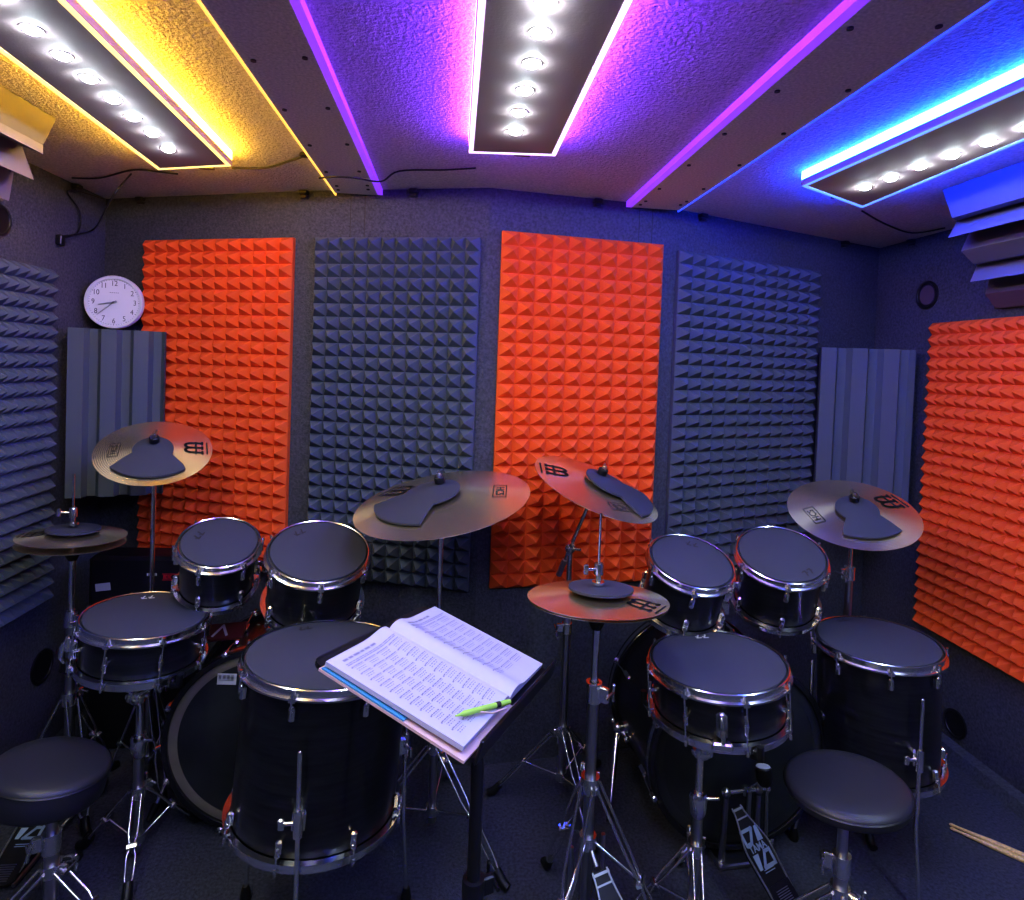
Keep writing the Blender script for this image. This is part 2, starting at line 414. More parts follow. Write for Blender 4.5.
# ------------------------------------------------------------------ clips, cables, vents, socket
def clip(p, yaw, label):
    T = Matrix.Translation(p) @ Matrix.Rotation(yaw, 4, 'Z')
    root = thing('ceiling_clip', p + V((0, 0, -.04)), label, 'clip', 'small clips where the wall meets the ceiling')
    MB().bbox((0, -.014, -.010), (.034, .026, .016), .003, T).build('body', M['black'], root)
    MB().bbox((0, -.010, -.024), (.026, .016, .012), .002, T).build('plate', M['blackmetal'], root)
lab = ['clip at the wall top nearest the clock corner', 'clip at the wall top above the red panel beside the clock', 'clip at the wall top just before the yellow strip', 'clip at the wall top above the dark panel between the red ones',
       'clip at the wall top above the middle red panel', 'clip at the wall top where the blue strip ends', 'clip at the wall top just before the corner under the blue lamp', 'clip on the side wall top beyond the blue lamp corner']
for (x, f, o, yw), l in zip([(143, 0, .0, -.35), (306, 0, 0, -.35), (415, 1, 0, -.28), (597, 2, 0, .13), (702, 3, 0, .38), (845, 3, 0, .38)], lab[1:7]):
    T, a, u, n = facet(f); p = onpl(a + n * .002, n, x, 192); p.z = H - .002; clip(p, yw, 'small black ' + l)
clip(V((XL + .002, 2.52, H - .002)), math.pi / 2, 'small black ' + lab[0]); clip(V((XR - .002, 2.60, H - .002)), -math.pi / 2, 'small black ' + lab[7])

def smooth_path(pts, n=6):
    out = []; P = [pts[0]] + pts + [pts[-1]]
    for i in range(1, len(P) - 2):
        for k in range(n):
            t = k / n; a, b, c, d = P[i - 1], P[i], P[i + 1], P[i + 2]
            out.append(.5 * ((2 * b) + (c - a) * t + (2 * a - 5 * b + 4 * c - d) * t * t + (3 * b - a - 3 * c + d) * t ** 3))
    out.append(pts[-1]); return out
def cable(pts, label, r=.0032):
    return rebase(tag(MB().tube(smooth_path(pts), r, 6).build('cable', M['black']), label, 'cable', 'thin black lamp cables'))
ZC = H - .006
cable([atz(72, 178, ZC), atz(100, 178, ZC), atz(133, 170, ZC), atz(160, 172, ZC), atz(178, 174, ZC)], 'black cable across the ceiling corner to the end of the yellow lamp')
cable([atz(232, 168, ZC), atz(265, 168, ZC), atz(290, 161, ZC), atz(305, 156, ZC)], 'black cable across the ceiling from the yellow lamp to the thin yellow strip')
cable([V((-.47, 2.13, 2.090)), V((-.41, 2.09, 2.086)), V((-.34, 2.09, 2.086)), V((-.265, 2.13, 2.092)), V((-.20, 2.075, ZC)), V((-.05, 2.03, ZC)), V((.05, 1.99, ZC))], 'black cable across a ceiling bar to the end of the violet lamp')
cable([atz(862, 211, ZC), atz(885, 224, ZC), atz(912, 233, ZC), atz(945, 228, ZC)], 'black cable hanging off the end of the blue lamp')
xw = XL + .012
cable([V((XL + .06, 2.62, 2.09)), atx(68, 190, xw), atx(80, 212, xw), atx(78, 232, xw), atx(60, 239, xw)], 'black cable hanging down the side wall to the small socket')
cable([atz(131, 174, ZC - .006), atz(113, 196, 2.0), atx(95, 228, xw + .02), atx(78, 234, xw + .012), atx(62, 236, xw)], 'black cable looping from the ceiling to the small socket')
for px, lb in ((305, 'small black joint of the cable at the yellow strip'),):
    p = atz(px, 155, H - .01); rebase(tag(MB().bbox(p, (.03, .02, .016), .004).build('cable_joint', M['black']), lb, 'cable joint'))
p = atx(57, 240, XL)
rebase(tag(MB().bbox((XL + .012, p.y, p.z), (.022, .03, .04), .004).build('wall_socket', M['black']), 'tiny black socket high on the side wall under hanging cables', 'socket'))

def vent(T, r, label, m='black'):
    root = thing('wall_vent', T.translation.copy(), label, 'vent', 'round wall vents')
    MB().lathe([(r * 1.12, 0), (r * 1.12, .004), (r * .94, .006), (r * .9, .003)], 40, T).build('rim', M['black'], root)
    MB().lathe([(r * .95, .0045), (r * .9, .002), (r * .74, .0015)], 40, T).build('collar', M['black'], root)  # black ring paints in the dark depth of the pipe; the wall stays solid
    MB().disc(r * .75, .0016, 40, T).build('pipe', M[m], root)
def Tat(T, u, z, off=0): return T @ Matrix.Translation((u, z, off))
vent(Tat(TR, -2.505, 1.857), .056, 'round black vent high on the side wall above the red panel', 'pipe')
vent(Tat(TR, -2.235, .115), .05, 'round black vent low on the side wall by the drumsticks')
vent(Tat(TL, 2.142, 1.893), .045, 'round black vent high on the side wall above the dark panel')
vent(Tat(TL, 2.385, .31), .055, 'round black vent low on the side wall by the hi-hat stand')

# ------------------------------------------------------------------ clock
Tf, a0, u0, n0 = facet(0)
cc = onpl(a0 + n0 * .11, n0, 114.5, 302.5)
cn = (n0 * .45 + (EYE - cc).normalized() * .6); cn.z = .0
T = frame(cc, cn, u0)
CRr = .106
root = thing('wall_clock', cc - V((0, 0, CRr)), 'round white wall clock with black numerals above the fluted corner foam', 'clock')
MB().lathe([(CRr - .016, .004), (CRr - .013, .012), (CRr - .004, .013), (CRr, .006), (CRr - .002, -.014), (CRr * .8, -.018), (0, -.018)], 64, T).build('rim', M['clockrim'], root)
face = MB().disc(CRr - .0135, .004, 64, T).build('face', M['clockface'], root)
pr = MB()
for h in range(1, 13):
    a = math.radians(90 - 30 * h); rr = CRr * .70
    t = text_mb(str(h), .029, T @ Matrix.Translation((rr * math.cos(a), rr * math.sin(a), .0046)), .0002, sx=.85)
    pr.add(t.v, t.f)
for k in range(60):
    a = math.radians(6 * k); rr = CRr * .845; w = .0013 if k % 5 else .0026; l = .004 if k % 5 else .006
    pr.cbox((0, 0, 0), (l, w, .0003), T @ Matrix.Translation((rr * math.cos(a), rr * math.sin(a), .0046)) @ Matrix.Rotation(a, 4, 'Z'))
for k in range(5): pr.cbox((-.014 + k * .007, .038, .0046), (.004, .002, .0003), T)
pr.build('numerals', M['grey'], face)
def hand(ang, l, w, z): return MB().cbox((l / 2 - .006, 0, z), (l + .012, w, .001), T @ Matrix.Rotation(math.radians(90 - ang), 4, 'Z'))
hand(259, .056, .0045, .007).build('hour_hand', M['steel'], root); hand(229, .078, .003, .0085).build('minute_hand', M['steel'], root)
MB().lathe([(0, .011), (.005, .0105), (.005, .006)], 16, T).build('hand_cap', M['steel'], root)
T2 = Matrix.Translation(cc) @ Matrix.Translation((0, 0, 0))
wallp = cc - n0 * .107
MB().cyl(cc - cn.normalized() * .016, wallp + n0 * .001, .02, n=12).build('hanger', M['black'], root)

# ------------------------------------------------------------------ drums
def tilt(c, s, phi):
    """drum or cymbal normal: s = how open its ellipse is, phi = its lean"""
    v = (EYE - c).normalized(); r = (CR - v * CR.dot(v)).normalized(); u = v.cross(r)
    ph = math.radians(phi); w = -math.sin(ph) * r + math.cos(ph) * u
    return (v * s + w * math.sqrt(1 - s * s)).normalized()

def pad_mark(T, R, ang, rr=.72):
    mb = MB(); a = math.radians(ang); Q = T @ Matrix.Translation((R * rr * math.cos(a), R * rr * math.sin(a), .0054)) @ Matrix.Rotation(a + 1.57, 4, 'Z')
    for dx in (-.011, .009):
        mb.ribbon([(dx - .006, .008), (dx + .005, .009), (dx - .002, -.009)], .0042, 0, .0003, Q)
        mb.cbox((dx + .007, .001, .0001), (.004, .004, .0003), Q)
    return mb

def drum(name, c, n, D, depth, nlug, phase, label, cat, group, style='tom', mark=90, padlabel='', mount=None):
    R = D / 2; n = n.normalized()
    T = frame(c, n, V((EYE.x - c.x, EYE.y - c.y, 0)))            # local +x points to the viewer, z along the drum's axis
    base = c - n * depth
    root = thing(name, base, label, cat, group)
    rs = R - .017
    sh = MB().lathe([(rs - .01, -.018), (rs, -.020), (rs, -depth + .020), (rs - .01, -depth + .018)], 72, T).disc(rs - .008, -depth + .019, 72, T, False)
    sh.build('shell', M['shell'], root)
    top = [(R - .012, -.004), (R - .011, .004), (R - .008, .006), (R - .005, .004), (R - .0065, -.012), (R + .0005, -.0145), (R + .001, -.0185), (R - .014, -.019)]
    MB().lathe(top, 80, T).build('top_rim', M['chrome'], root)
    bot = [(r, -depth - z) for r, z in top][::-1]
    MB().lathe(bot, 80, T).disc(R - .014, -depth + .004, 64, T, False).build('bottom_rim', M['chrome'], root)
    MB().disc(R - .0125, -.001, 64, T).build('drum_head', M['head'], root)
    for k in range(nlug):
        a = math.radians(phase + 360 * k / nlug); Q = T @ Matrix.Rotation(a, 4, 'Z')
        def rod(z0, z1, caps):
            rd = MB().cyl((R + .002, 0, z0), (R + .002, 0, z1), .0028, n=6, T=Q)
            for zc, sg in caps: rd.cbox((R - .002, 0, zc), (.012, .016, .009), Q).cyl((R + .002, 0, zc + sg * .008), (R + .002, 0, zc + sg * .021), .0042, n=6, T=Q)
            return rd
        if style == 'snare':
            l = MB().tube([(R - .006, 0, -.045), (R - .002, 0, -.055), (R - .002, 0, -depth + .055), (R - .006, 0, -depth + .045)], [.004, .0058, .0058, .004], 8, T=Q)
            l.cyl((rs - .002, 0, -depth * .5), (R - .002, 0, -depth * .5), .007, n=8, T=Q).ball((R - .002, 0, -depth * .5), .0075, Q, 8)
            rod(-.004, -depth + .004, ((-.0165, 1), (-depth + .0165, -1))).build('tension_rod', M['chrome'], l.build('lug', M['chrome'], root))
        else:
            for zc, sg in ((-.050, 1), (-depth + .050, -1)):
                l = MB().bbox((R - .008, 0, zc), (.017, .015, .034), .004, Q).ball((R - .003, 0, zc + sg * .014), .008, Q, 8)
                rod(zc + sg * .046, zc, ((zc + sg * .0335, sg),)).build('tension_rod', M['chrome'], l.build('lug', M['chrome'], root))
    if style == 'snare':
        Q = T @ Matrix.Rotation(math.radians(mount), 4, 'Z')
        s_ = MB().bbox((R - .004, 0, -depth * .5), (.022, .026, depth - .075), .005, Q).bbox((R + .010, 0, -depth * .5 + .016), (.014, .018, .044), .004, Q)
        s_.tube([(R + .012, 0, -.040), (R + .022, 0, -.055), (R + .024, .002, -.085), (R + .014, .002, -.10)], [.006, .007, .006, .005], 8, T=Q)
        s_.bbox((R + .000, 0, -depth + .018), (.02, .05, .02), .004, Q)
        s_.build('strainer', M['chrome'], root)
        Q = T @ Matrix.Rotation(math.radians(mount + 180), 4, 'Z')
        MB().bbox((R - .004, 0, -depth * .5), (.018, .03, depth - .08), .005, Q).build('butt_plate', M['chrome'], root)
    # rubber practice pad lying on the head
    pad = thing('mute_pad', c + n * .001, padlabel, 'drum pad', 'round rubber mute pads')
    MB().lathe([(0, .0052), (R - .020, .0052), (R - .0165, .004), (R - .016, .0002)], 72, T).build('rubber_disc', M['rubber'], pad)
    if mark is not None: pad_mark(T, R, *mark).build('mark', M['whitelabel' if style == 'snare' else 'ink'], pad)
    return root, T, R

def drum_at(name, c, n, D, depth, *a, **k):
    return drum(name, V(c), V(n), D, depth, *a, **k)

SG, TG, FG = 'snare drums', 'mounted toms', 'floor toms'
snL, TsL, RsL = drum_at('snare_drum', (-.864, 1.858, .720), (.095, 0, .995), .346, .132, 8, 14, 'black snare drum with chrome rims near the two-cymbal hi-hat', 'snare drum', SG, style='snare', mark=(180, .7), mount=-80, padlabel='grey rubber pad on the snare drum near the two-cymbal hi-hat')
snR, TsR, RsR = drum_at('snare_drum', (.728, 1.557, .717), (-.07, 0, .998), .369, .135, 8, 22, 'black snare drum with chrome rims in front of the kick pedal', 'snare drum', SG, style='snare', mark=(-160, .72), mount=4, padlabel='grey rubber pad on the snare drum in front of the kick pedal')
t1L, Tt1, _ = drum_at('tom_drum', (-.698, 1.951, .907), (.173, -.381, .908), .247, .178, 6, 35, 'small black tom in front of the red panel beside the clock', 'tom drum', TG, mark=(-118, .55), padlabel='grey rubber pad on the small tom in front of the red panel', mount=None)
t2L, Tt2, _ = drum_at('tom_drum', (-.386, 1.891, .902), (.139, -.332, .933), .311, .20, 6, 5, 'larger black tom in front of the dark panel between the red ones', 'tom drum', TG, mark=(-142, .67), padlabel='grey rubber pad on the larger tom below the biggest cymbal')
t1R, Tt3, _ = drum_at('tom_drum', (.730, 1.764, .918), (.041, -.352, .935), .267, .178, 6, 10, 'small black tom behind the snare with the strainer facing forward', 'tom drum', TG, mark=(-176, .62), padlabel='grey rubber pad on the small tom behind the front snare')
t2R, Tt4, _ = drum_at('tom_drum', (1.058, 1.843, .916), (-.123, -.383, .916), .285, .20, 6, 12, 'black tom between the small tom and the crash cymbal by the red side panel', 'tom drum', TG, mark=(53, .7), padlabel='grey rubber pad on the tom by the crash cymbal near the red side panel')
flL, TfL, RfL = drum_at('floor_tom', (-.289, 1.587, .733), (.06, .045, 1), .433, .392, 8, 24, 'large black floor tom partly hidden by the sheet music', 'floor tom', FG, mark=(-155, .77), padlabel='grey rubber pad on the floor tom under the sheet music')
flR, TfR, RfR = drum_at('floor_tom', (1.342, 1.769, .670), (-.05, 0, .998), .367, .37, 8, 12, 'large black floor tom behind the round stool by the red side panel', 'floor tom', FG, mark=(-135, .8), padlabel='grey rubber pad on the floor tom behind the stool')

def floor_leg(root, T, R, depth, ang, drop_top, bend):
    """bracket on the shell and a bent rod down to the floor"""
    Q = T @ Matrix.Rotation(math.radians(ang), 4, 'Z')
    br = Q @ V((R + .012, 0, -depth + .12)); out = (Q @ V((R + .1, 0, -depth + .12)) - br); out.z = 0; out.normalize()
    top = br + V((0, 0, drop_top)); kn = V((br.x, br.y, max(.13, br.z - .2))); ft = kn + out * bend; ft.z = .0
    leg = MB().tube([top, br, kn, ft + V((0, 0, .02)) ], .0058, 8).ball(top, .0062, n=8)
    lo = leg.build('leg', M['chrome'], root)
    MB().lathe([(0, .0), (.014, 0), (.015, .012), (.009, .04), (0, .042)], 12, Matrix.Translation(ft)).build('rubber_foot', M['black'], lo)
    Bq = Matrix.Translation(br)
    b = MB().bbox((R - .004, 0, -depth + .12), (.034, .03, .05), .006, Q).cyl(br - V((0, 0, .03)), br + V((0, 0, .03)), .011, n=10)
    side = out.cross(V((0, 0, 1)))
    b.cyl(br, br + side * .032, .005, n=8).bbox((0, 0, 0), (.014, .01, .026), .003, frame(br + side * .036 + V((0, 0, -.002)), V((0, 0, 1)), side))
    b.build('leg_bracket', M['chrome'], root)
for a in (-10, 102, 230): floor_leg(flL, TfL, RfL, .392, a, .155, .015)
for a in (33, 158, -68): floor_leg(flR, TfR, RfR, .37, a, .17, .03)

# ------------------------------------------------------------------ bass drums
def bass(c, ax, R, L, label, spur_angs, sticker):
    """c: centre of the playing head; ax: horizontal unit vector towards the player"""
    ax = ax.normalized(); T = frame(c, ax, V((0, 0, 1)))   # local x up, z towards the player
    root = thing('bass_drum', V((c.x - ax.x * L / 2, c.y - ax.y * L / 2, 0)), label, 'bass drum', 'bass drums')
    rs = R - .016
    MB().lathe([(rs - .01, -.03), (rs, -.034), (rs, -L + .034), (rs - .01, -L + .03)], 96, T).build('shell', M['shell'], root)
    hp = [(R - .018, -.042), (R - .018, -.001), (R - .016, .001), (R - .002, .001), (R, -.001), (R, -.04), (R - .002, -.042)]
    MB().lathe(hp, 96, T, True).build('hoop', M['hoop'], root)
    MB().lathe([(r, -L - z) for r, z in hp][::-1], 96, T, True).build('hoop', M['hoop'], root)
    MB().lathe([(R + .0006, -.012), (R + .0006, -.030)], 96, T).build('hoop_inlay', M['chrome'], root); MB().lathe([(R + .0006, -L + .030), (R + .0006, -L + .012)], 96, T).build('hoop_inlay', M['chrome'], root)
    hd = MB().lathe([(0, -.009), (R - .045, -.009)], 96, T).build('batter_head', M['bhead'], root)
    MB().lathe([(R - .045, -.008), (R - .034, -.0065), (R - .018, -.009)], 96, T).build('damping_ring', M['beige'] if sticker else M['bhead'], root)
    MB().disc(R - .018, -L + .01, 64, T, False).build('front_head', M['head'], root)
    for k in range(8):
        a = math.radians(22.5 + 45 * k); Q = T @ Matrix.Rotation(a, 4, 'Z')
        for zc, zr, sg in ((-.12, -.008, 1), (-L + .12, -L + .008, -1)):
            l = MB().bbox((rs + .008, 0, zc), (.018, .018, .05), .005, Q).build('lug', M['chrome'], root)
            MB().cyl((R + .008, 0, zr + sg * .016), (R - .002, 0, zc), .003, n=6, T=Q).bbox((R + .003, 0, zr), (.016, .02, .028), .004, Q).build('claw_hook', M['chrome'], l)
    for sgn in spur_angs:
        p0 = T @ V((-R * .30, sgn * (R * .954 + .006), -L + .10)); p1 = V((p0.x, p0.y, 0)) + (T.to_3x3() @ V((0, sgn * .07, .15))); p1.z = .0
        d = (p1 - p0).normalized()
        sp = MB().cyl(p0, p0 + (p1 - p0) * .55, .011, n=12).cyl(p0 + (p1 - p0) * .5, p1 - d * .03, .007, n=10).ball(p0, .02, n=10)
        lo = sp.build('spur_leg', M['chrome'], root)
        MB().cyl(p1 - d * .05, V((p1.x, p1.y, 0.004)), .013, .009, n=10).build('rubber_foot', M['black'], lo)
        MB().cyl(p0 - V((0, 0, .0)), T @ V((-R * .30, sgn * (R * .90), -L + .10)), .022, n=14).build('spur_bracket', M['chrome'], root)
    return root, T
BL, TBL = bass(at(261, 741, 1.90), V((.04, -1, 0)), .292, .33, 'black bass drum with a pale damping ring behind the floor tom', (1, -1), True)
BR, TBR = bass(at(741, 757, 1.88), V((.05, -1, 0)), .292, .42, 'black bass drum with the kick pedal clamped to its hoop', (1, -1), False)
# badge on the top of the shell and a foil sticker on the head
p = aty(222, 632, 2.06); Tb = frame(p + V((0, 0, .0)), V((-.12, -.45, .88)), V((1, 0, 0)))
MB().bbox((0, 0, 0), (.15, .065, .012), .003, Tb).build('red_reflection_plate', mat('painted_red_reflection', (.11, .02, .02), .3), BL)  # plate coloured as the red foam's reflection on the glossy shell top
MB().ribbon([(-.022, -.018), (.0, .02), (.022, -.018)], .008, .006, .0068, Tb).build('badge', M['whitelabel'], BL)
axl = V((.04, -1, 0)).normalized(); p = onpl(at(261, 741, 1.90) - axl * .0075, axl, 227, 679)
Tb = frame(p, V((.04, -1, 0)), V((1, .04, -.06)))
st = MB().box((-.028, -.017, 0), (.028, .017, .0015), Tb).build('sticker', M['whitelabel'], BL)
sp = MB()
for k in range(4): sp.box((-.024 + k * .012, .0, .0016), (-.016 + k * .012, .013, .002), Tb)
sp.box((-.024, -.004, .0016), (.02, -.002, .002), Tb).build('sticker_print', M['steel'], st)

def tom_arm(root, TB, L, Tt, Td):
    """bent arm from the bass drum's top to a tom's bottom edge"""
    a = TB @ V((.28, 0, -L * .5)); b = Tt @ V((-.02, 0, -Td + .05))
    return a, b
def tom_mount(root, TB, L, toms):
    a = TB @ V((.270, 0, -L * .55)); top = a + V((0, 0, .13))
    MB().bbox((0, 0, .006), (.06, .07, .016), .005, Matrix.Translation(a + V((0, 0, .004)))).cyl(a, top, .015, n=14).bbox((0, 0, 0), (.05, .045, .05), .008, Matrix.Translation(top)).build('tom_holder', M['chrome'], root)
    for Tt, R, Dp in toms:
        cN = Tt @ V((0, 0, -Dp * .55)); zz = (Tt.to_3x3() @ V((0, 0, 1))).normalized()
        d = top - cN; d = (d - zz * d.dot(zz)).normalized(); b = cN + d * (R - .020)
        mid = (top + b) / 2 + V((0, 0, .03))
        MB().tube(smooth_path([top, mid, b + d * .02, b], 5), .009, 10).ball(mid, .016, n=10).cbox((0, 0, 0), (.03, .012, .045), frame(b + d * .005, zz, d.cross(zz))).build('tom_arm', M['chrome'], root)
tom_mount(BL, TBL, .33, [(Tt1, .1235, .178), (Tt2, .1555, .20)])
tom_mount(BR, TBR, .30, [(Tt3, .1335, .178), (Tt4, .1425, .20)])

# ------------------------------------------------------------------ cymbals
SLOPE, BELL = .135, .016
def cym_z(r, R):
    rb = R * .2; h = (R - rb) * SLOPE
    if r < rb: return h + BELL * (R / .2) * math.sqrt(max(0, 1 - (r / rb) ** 2))
    return (R - r) * SLOPE
def emblem_M(T, R, ang, size, m, par, r=.67):
    """rounded double-arch emblem with serif bars"""
    a = math.radians(ang); rr = R * r; z = cym_z(rr, R) + .0008; sl = -SLOPE
    Q = T @ Matrix.Rotation(a, 4, 'Z') @ Matrix.Translation((rr, 0, z)) @ Matrix.Rotation(-math.atan(sl), 4, 'Y') @ Matrix.Rotation(math.pi / 2, 4, 'Z')
    s = size; mb = MB(); w = s * .135
    for x0 in (-.42, 0):
        arc = [(x0 * s, -.42 * s)] + [((x0 + .21 - .21 * math.cos(t)) * s, (.12 + .30 * math.sin(t)) * s) for t in [math.pi * k / 8 for k in range(9)]] + [((x0 + .42) * s, -.42 * s)]
        mb.ribbon(arc, w, 0, .0005, Q)
    for x0 in (-.42, 0, .42): mb.ribbon([((x0 - .1) * s, -.42 * s), ((x0 + .1) * s, -.42 * s)], w * .8, 0, .0005, Q)
    mb.ribbon([(-.5 * s, -.1 * s), (.5 * s, -.1 * s)], w * .7, 0, .0005, Q)
    mb.ribbon([(-.5 * s, -.66 * s), (.5 * s, -.66 * s)], w * .5, 0, .0005, Q)
    return mb.build('emblem', m, par)
def cymbal_text(T, R, ang, txt, size, par, r=.66, boxed=True):
    a = math.radians(ang); rr = R * r; z = cym_z(rr, R) + .0009
    Q = T @ Matrix.Rotation(a, 4, 'Z') @ Matrix.Translation((rr, 0, z)) @ Matrix.Rotation(math.atan(SLOPE), 4, 'Y') @ Matrix.Rotation(-math.pi / 2, 4, 'Z')
    mb = text_mb(txt, size, Q, .0002)
    if boxed:
        w, h = size * 1.35, size * .55
        mb.ribbon([(-w, -h), (w, -h), (w, h), (-w, h)], size * .07, 0, .0003, Q, True)
    return mb.build('lettering', M['ink'], par)

def cymbal(c, n, D, label, group='bronze cymbals', name='cymbal', logo=None, txt=None, msize=.06, flip=False):
    R = D / 2; T = frame(c, n, V((EYE.x - c.x, EYE.y - c.y, 0)))
    root = thing(name, c.copy(), label, 'cymbal', group)
    prof = [(.006, cym_z(.006, R))] + [(R * .2 * k / 8, cym_z(R * .2 * k / 8, R)) for k in range(1, 9)] + [(R * k / 10, cym_z(R * k / 10, R)) for k in range(3, 11)]
    if flip: prof = [(r, -z) for r, z in prof]; 
    low = [(r, z - .0012) for r, z in prof]
    L = prof[::-1] if False else prof
    # the bow is modelled in its own frame so the turned rings follow it
    Ti = Matrix.Identity(4)
    mb = MB().lathe(prof, 96, Ti).lathe(low[::-1], 96, Ti).lathe([prof[-1], low[-1]], 96, Ti)
    me_o = mb.build('bow', M['brass']); me_o.parent = root; me_o.rotation_euler = T.to_euler()
    if logo is not None: emblem_M(T, R, logo, msize, M['ink'], root)
    if txt is not None: cymbal_text(T, R, txt, 'HCS', msize * .42, root)
    return root, T, R

def mute(T, R, ang, label, half=40, r_in=.36, r_out=.86, round_only=None, off=0.):
    """rubber keyhole mute: a round collar at the bell and a fan out to the edge"""
    c = T.translation; root = thing('cymbal_mute', c.copy(), label, 'cymbal mute', 'grey rubber cymbal mutes')
    N = 120; nr = 10; vs = []; fs = []
    zt = cym_z(0, R) + .003; ro = (round_only or r_out) * R; ze = cym_z(ro, R) + .004
    def z(r): return zt - (.004 if round_only else (zt - ze)) * r / ro
    def rmax(t):
        if round_only: return round_only * R
        d = abs((math.degrees(t) - ang + 180) % 360 - 180)
        if d < half: return R * r_out
        a_, o_ = r_in * .9, r_in * .36; dr = math.radians(d); rc = o_ * math.cos(dr) + math.sqrt(a_ * a_ - (o_ * math.sin(dr)) ** 2)
        if d < half + 4: return R * (r_out + (rc - r_out) * (d - half) / 4)
        return R * rc
    for k in range(N):
        t = 2 * math.pi * k / N; rm = rmax(t)
        for i in range(nr + 1):
            r = .012 + (rm - .012) * i / nr; x, y = r * math.cos(t), r * math.sin(t); x += off * math.cos(math.radians(ang)); y += off * math.sin(math.radians(ang))
            vs.append((x, y, z(math.hypot(x, y)) + .006))
    n1 = nr + 1
    for k in range(N):
        l = (k + 1) % N
        for i in range(nr): fs.append((k * n1 + i, k * n1 + i + 1, l * n1 + i + 1, l * n1 + i))
    top = MB().add(vs, fs, True, T)
    vb = [(x, y, zz - .006) for x, y, zz in vs]
    top.add(vb, [f[::-1] for f in fs], True, T)
    sv = []; sf = []
    for k in range(N): sv += [vs[k * n1 + nr], vb[k * n1 + nr]]
    for k in range(N): l = (k + 1) % N; sf.append((2 * k, 2 * k + 1, 2 * l + 1, 2 * l))
    top.add(sv, sf, False, T)
    top.build('rubber_sheet', M['mute'], root)
    return root

cLc, nL = V((-.994, 2.167, 1.150)), V((.172, -.459, .871)).normalized(); cymbal_L = cymbal(cLc, nL, .352, 'gold crash cymbal in front of the fluted foam under the clock', logo=88, txt=-97, msize=.062)
cRi, nR = V((-.019, 1.880, 1.062)), V((-.169, -.137, .976)).normalized(); cym_R = cymbal(cRi, nR, .541, 'largest bronze cymbal, tilted above the sheet music', logo=-132, txt=82, msize=.085)
cC, nC = V((.476, 1.954, 1.098)), V((.297, -.215, .930)).normalized(); cym_C = cymbal(cC, nC, .427, 'steeply tilted crash cymbal in front of the middle red panel', logo=-76, txt=38, msize=.078)
cE, nE = V((1.409, 2.012, 1.014)), V((-.165, -.344, .924)).normalized(); cym_E = cymbal(cE, nE, .419, 'crash cymbal in front of the grey fluted foam and the red side panel', logo=132, txt=-56, msize=.076)
mute(cymbal_L[1], cymbal_L[2], -10, 'grey keyhole rubber mute on the gold crash cymbal under the clock', half=48, r_out=.84, r_in=.38)
mute(cym_R[1], cym_R[2], -56, 'grey keyhole rubber mute on the largest cymbal', half=38, r_out=.76, r_in=.36)
mute(cym_C[1], cym_C[2], 88, 'grey rubber mute on the steeply tilted crash cymbal', half=36, r_out=.9, r_in=.42)
mute(cym_E[1], cym_E[2], 28, 'grey keyhole rubber mute on the crash cymbal by the red side panel', half=36, r_out=.78, r_in=.36)
# hi-hats, flatter and with lower bells
SLOPE, BELL = .09, .011
cH, nH = V((-1.198, 2.079, .887)), V((.05, .04, .998)).normalized(); hh_L = cymbal(cH, nH, .300, 'upper bronze hi-hat cymbal beside the dark side wall panel', 'hi-hat cymbals', logo=-105, msize=.058)
hl_L = cymbal(cH - nH * .022, nH, .298, 'lower bronze hi-hat cymbal beside the dark side wall panel', 'hi-hat cymbals', flip=True)
mute(hh_L[1], hh_L[2], 90, 'round rubber mute on the hi-hat beside the dark side wall panel', round_only=.5)
cI, nI = V((.386, 1.520, .901)), V((.007, .10, .995)).normalized(); hh_R = cymbal(cI, nI, .358, 'upper hi-hat cymbal reflecting red, beside the sheet music', 'hi-hat cymbals', logo=66, msize=.07)
hl_R = cymbal(cI - nI * .006, nI, .352, 'lower hi-hat cymbal under the one reflecting red', 'hi-hat cymbals', flip=True)
mute(hh_R[1], hh_R[2], 100, 'round rubber mute on the hi-hat beside the sheet music', round_only=.46, off=.008)

SLOPE, BELL = .135, .016
# ------------------------------------------------------------------ stands
def legs(root, p, hub, r, angs, low=.09, strap=.012, bar=.0042, foot_len=.06):
    """three double-rail tripod legs hinged at hub height, braced to a lower collar"""
    for a in angs:
        a = math.radians(a); d = V((math.cos(a), math.sin(a), 0)); s = V((-d.y, d.x, 0))
        h = p + d * .022 + V((0, 0, hub)); f = p + d * r + V((0, 0, .03))
        dd = (f - h); m1 = h + dd * .42; m2 = h + dd * .56
        mb = MB()
        for q in (-1, 1):
            mb.tube([h + s * q * strap, m1 + s * q * strap, m2 + s * q * strap * .45, h + dd * .66 + s * q * strap, h + dd * .88 + s * q * strap * .9, f + s * q * .003], bar, 6)
        mb.tube([p + d * .018 + V((0, 0, low)), h + dd * .55], bar * .95, 6)
        mb.bbox((0, 0, 0), (.02, strap * 2 + .008, .014), .003, frame(h + dd * .55, dd, s.cross(dd)))
        lo = mb.build('leg', M['chrome'], root)
        MB().tube([f - dd.normalized() * .02, f + dd.normalized() * .015, p + d * (r + .03) + V((0, 0, .012))], [.012, .014, .012], 8).build('rubber_foot', M['black'], lo)
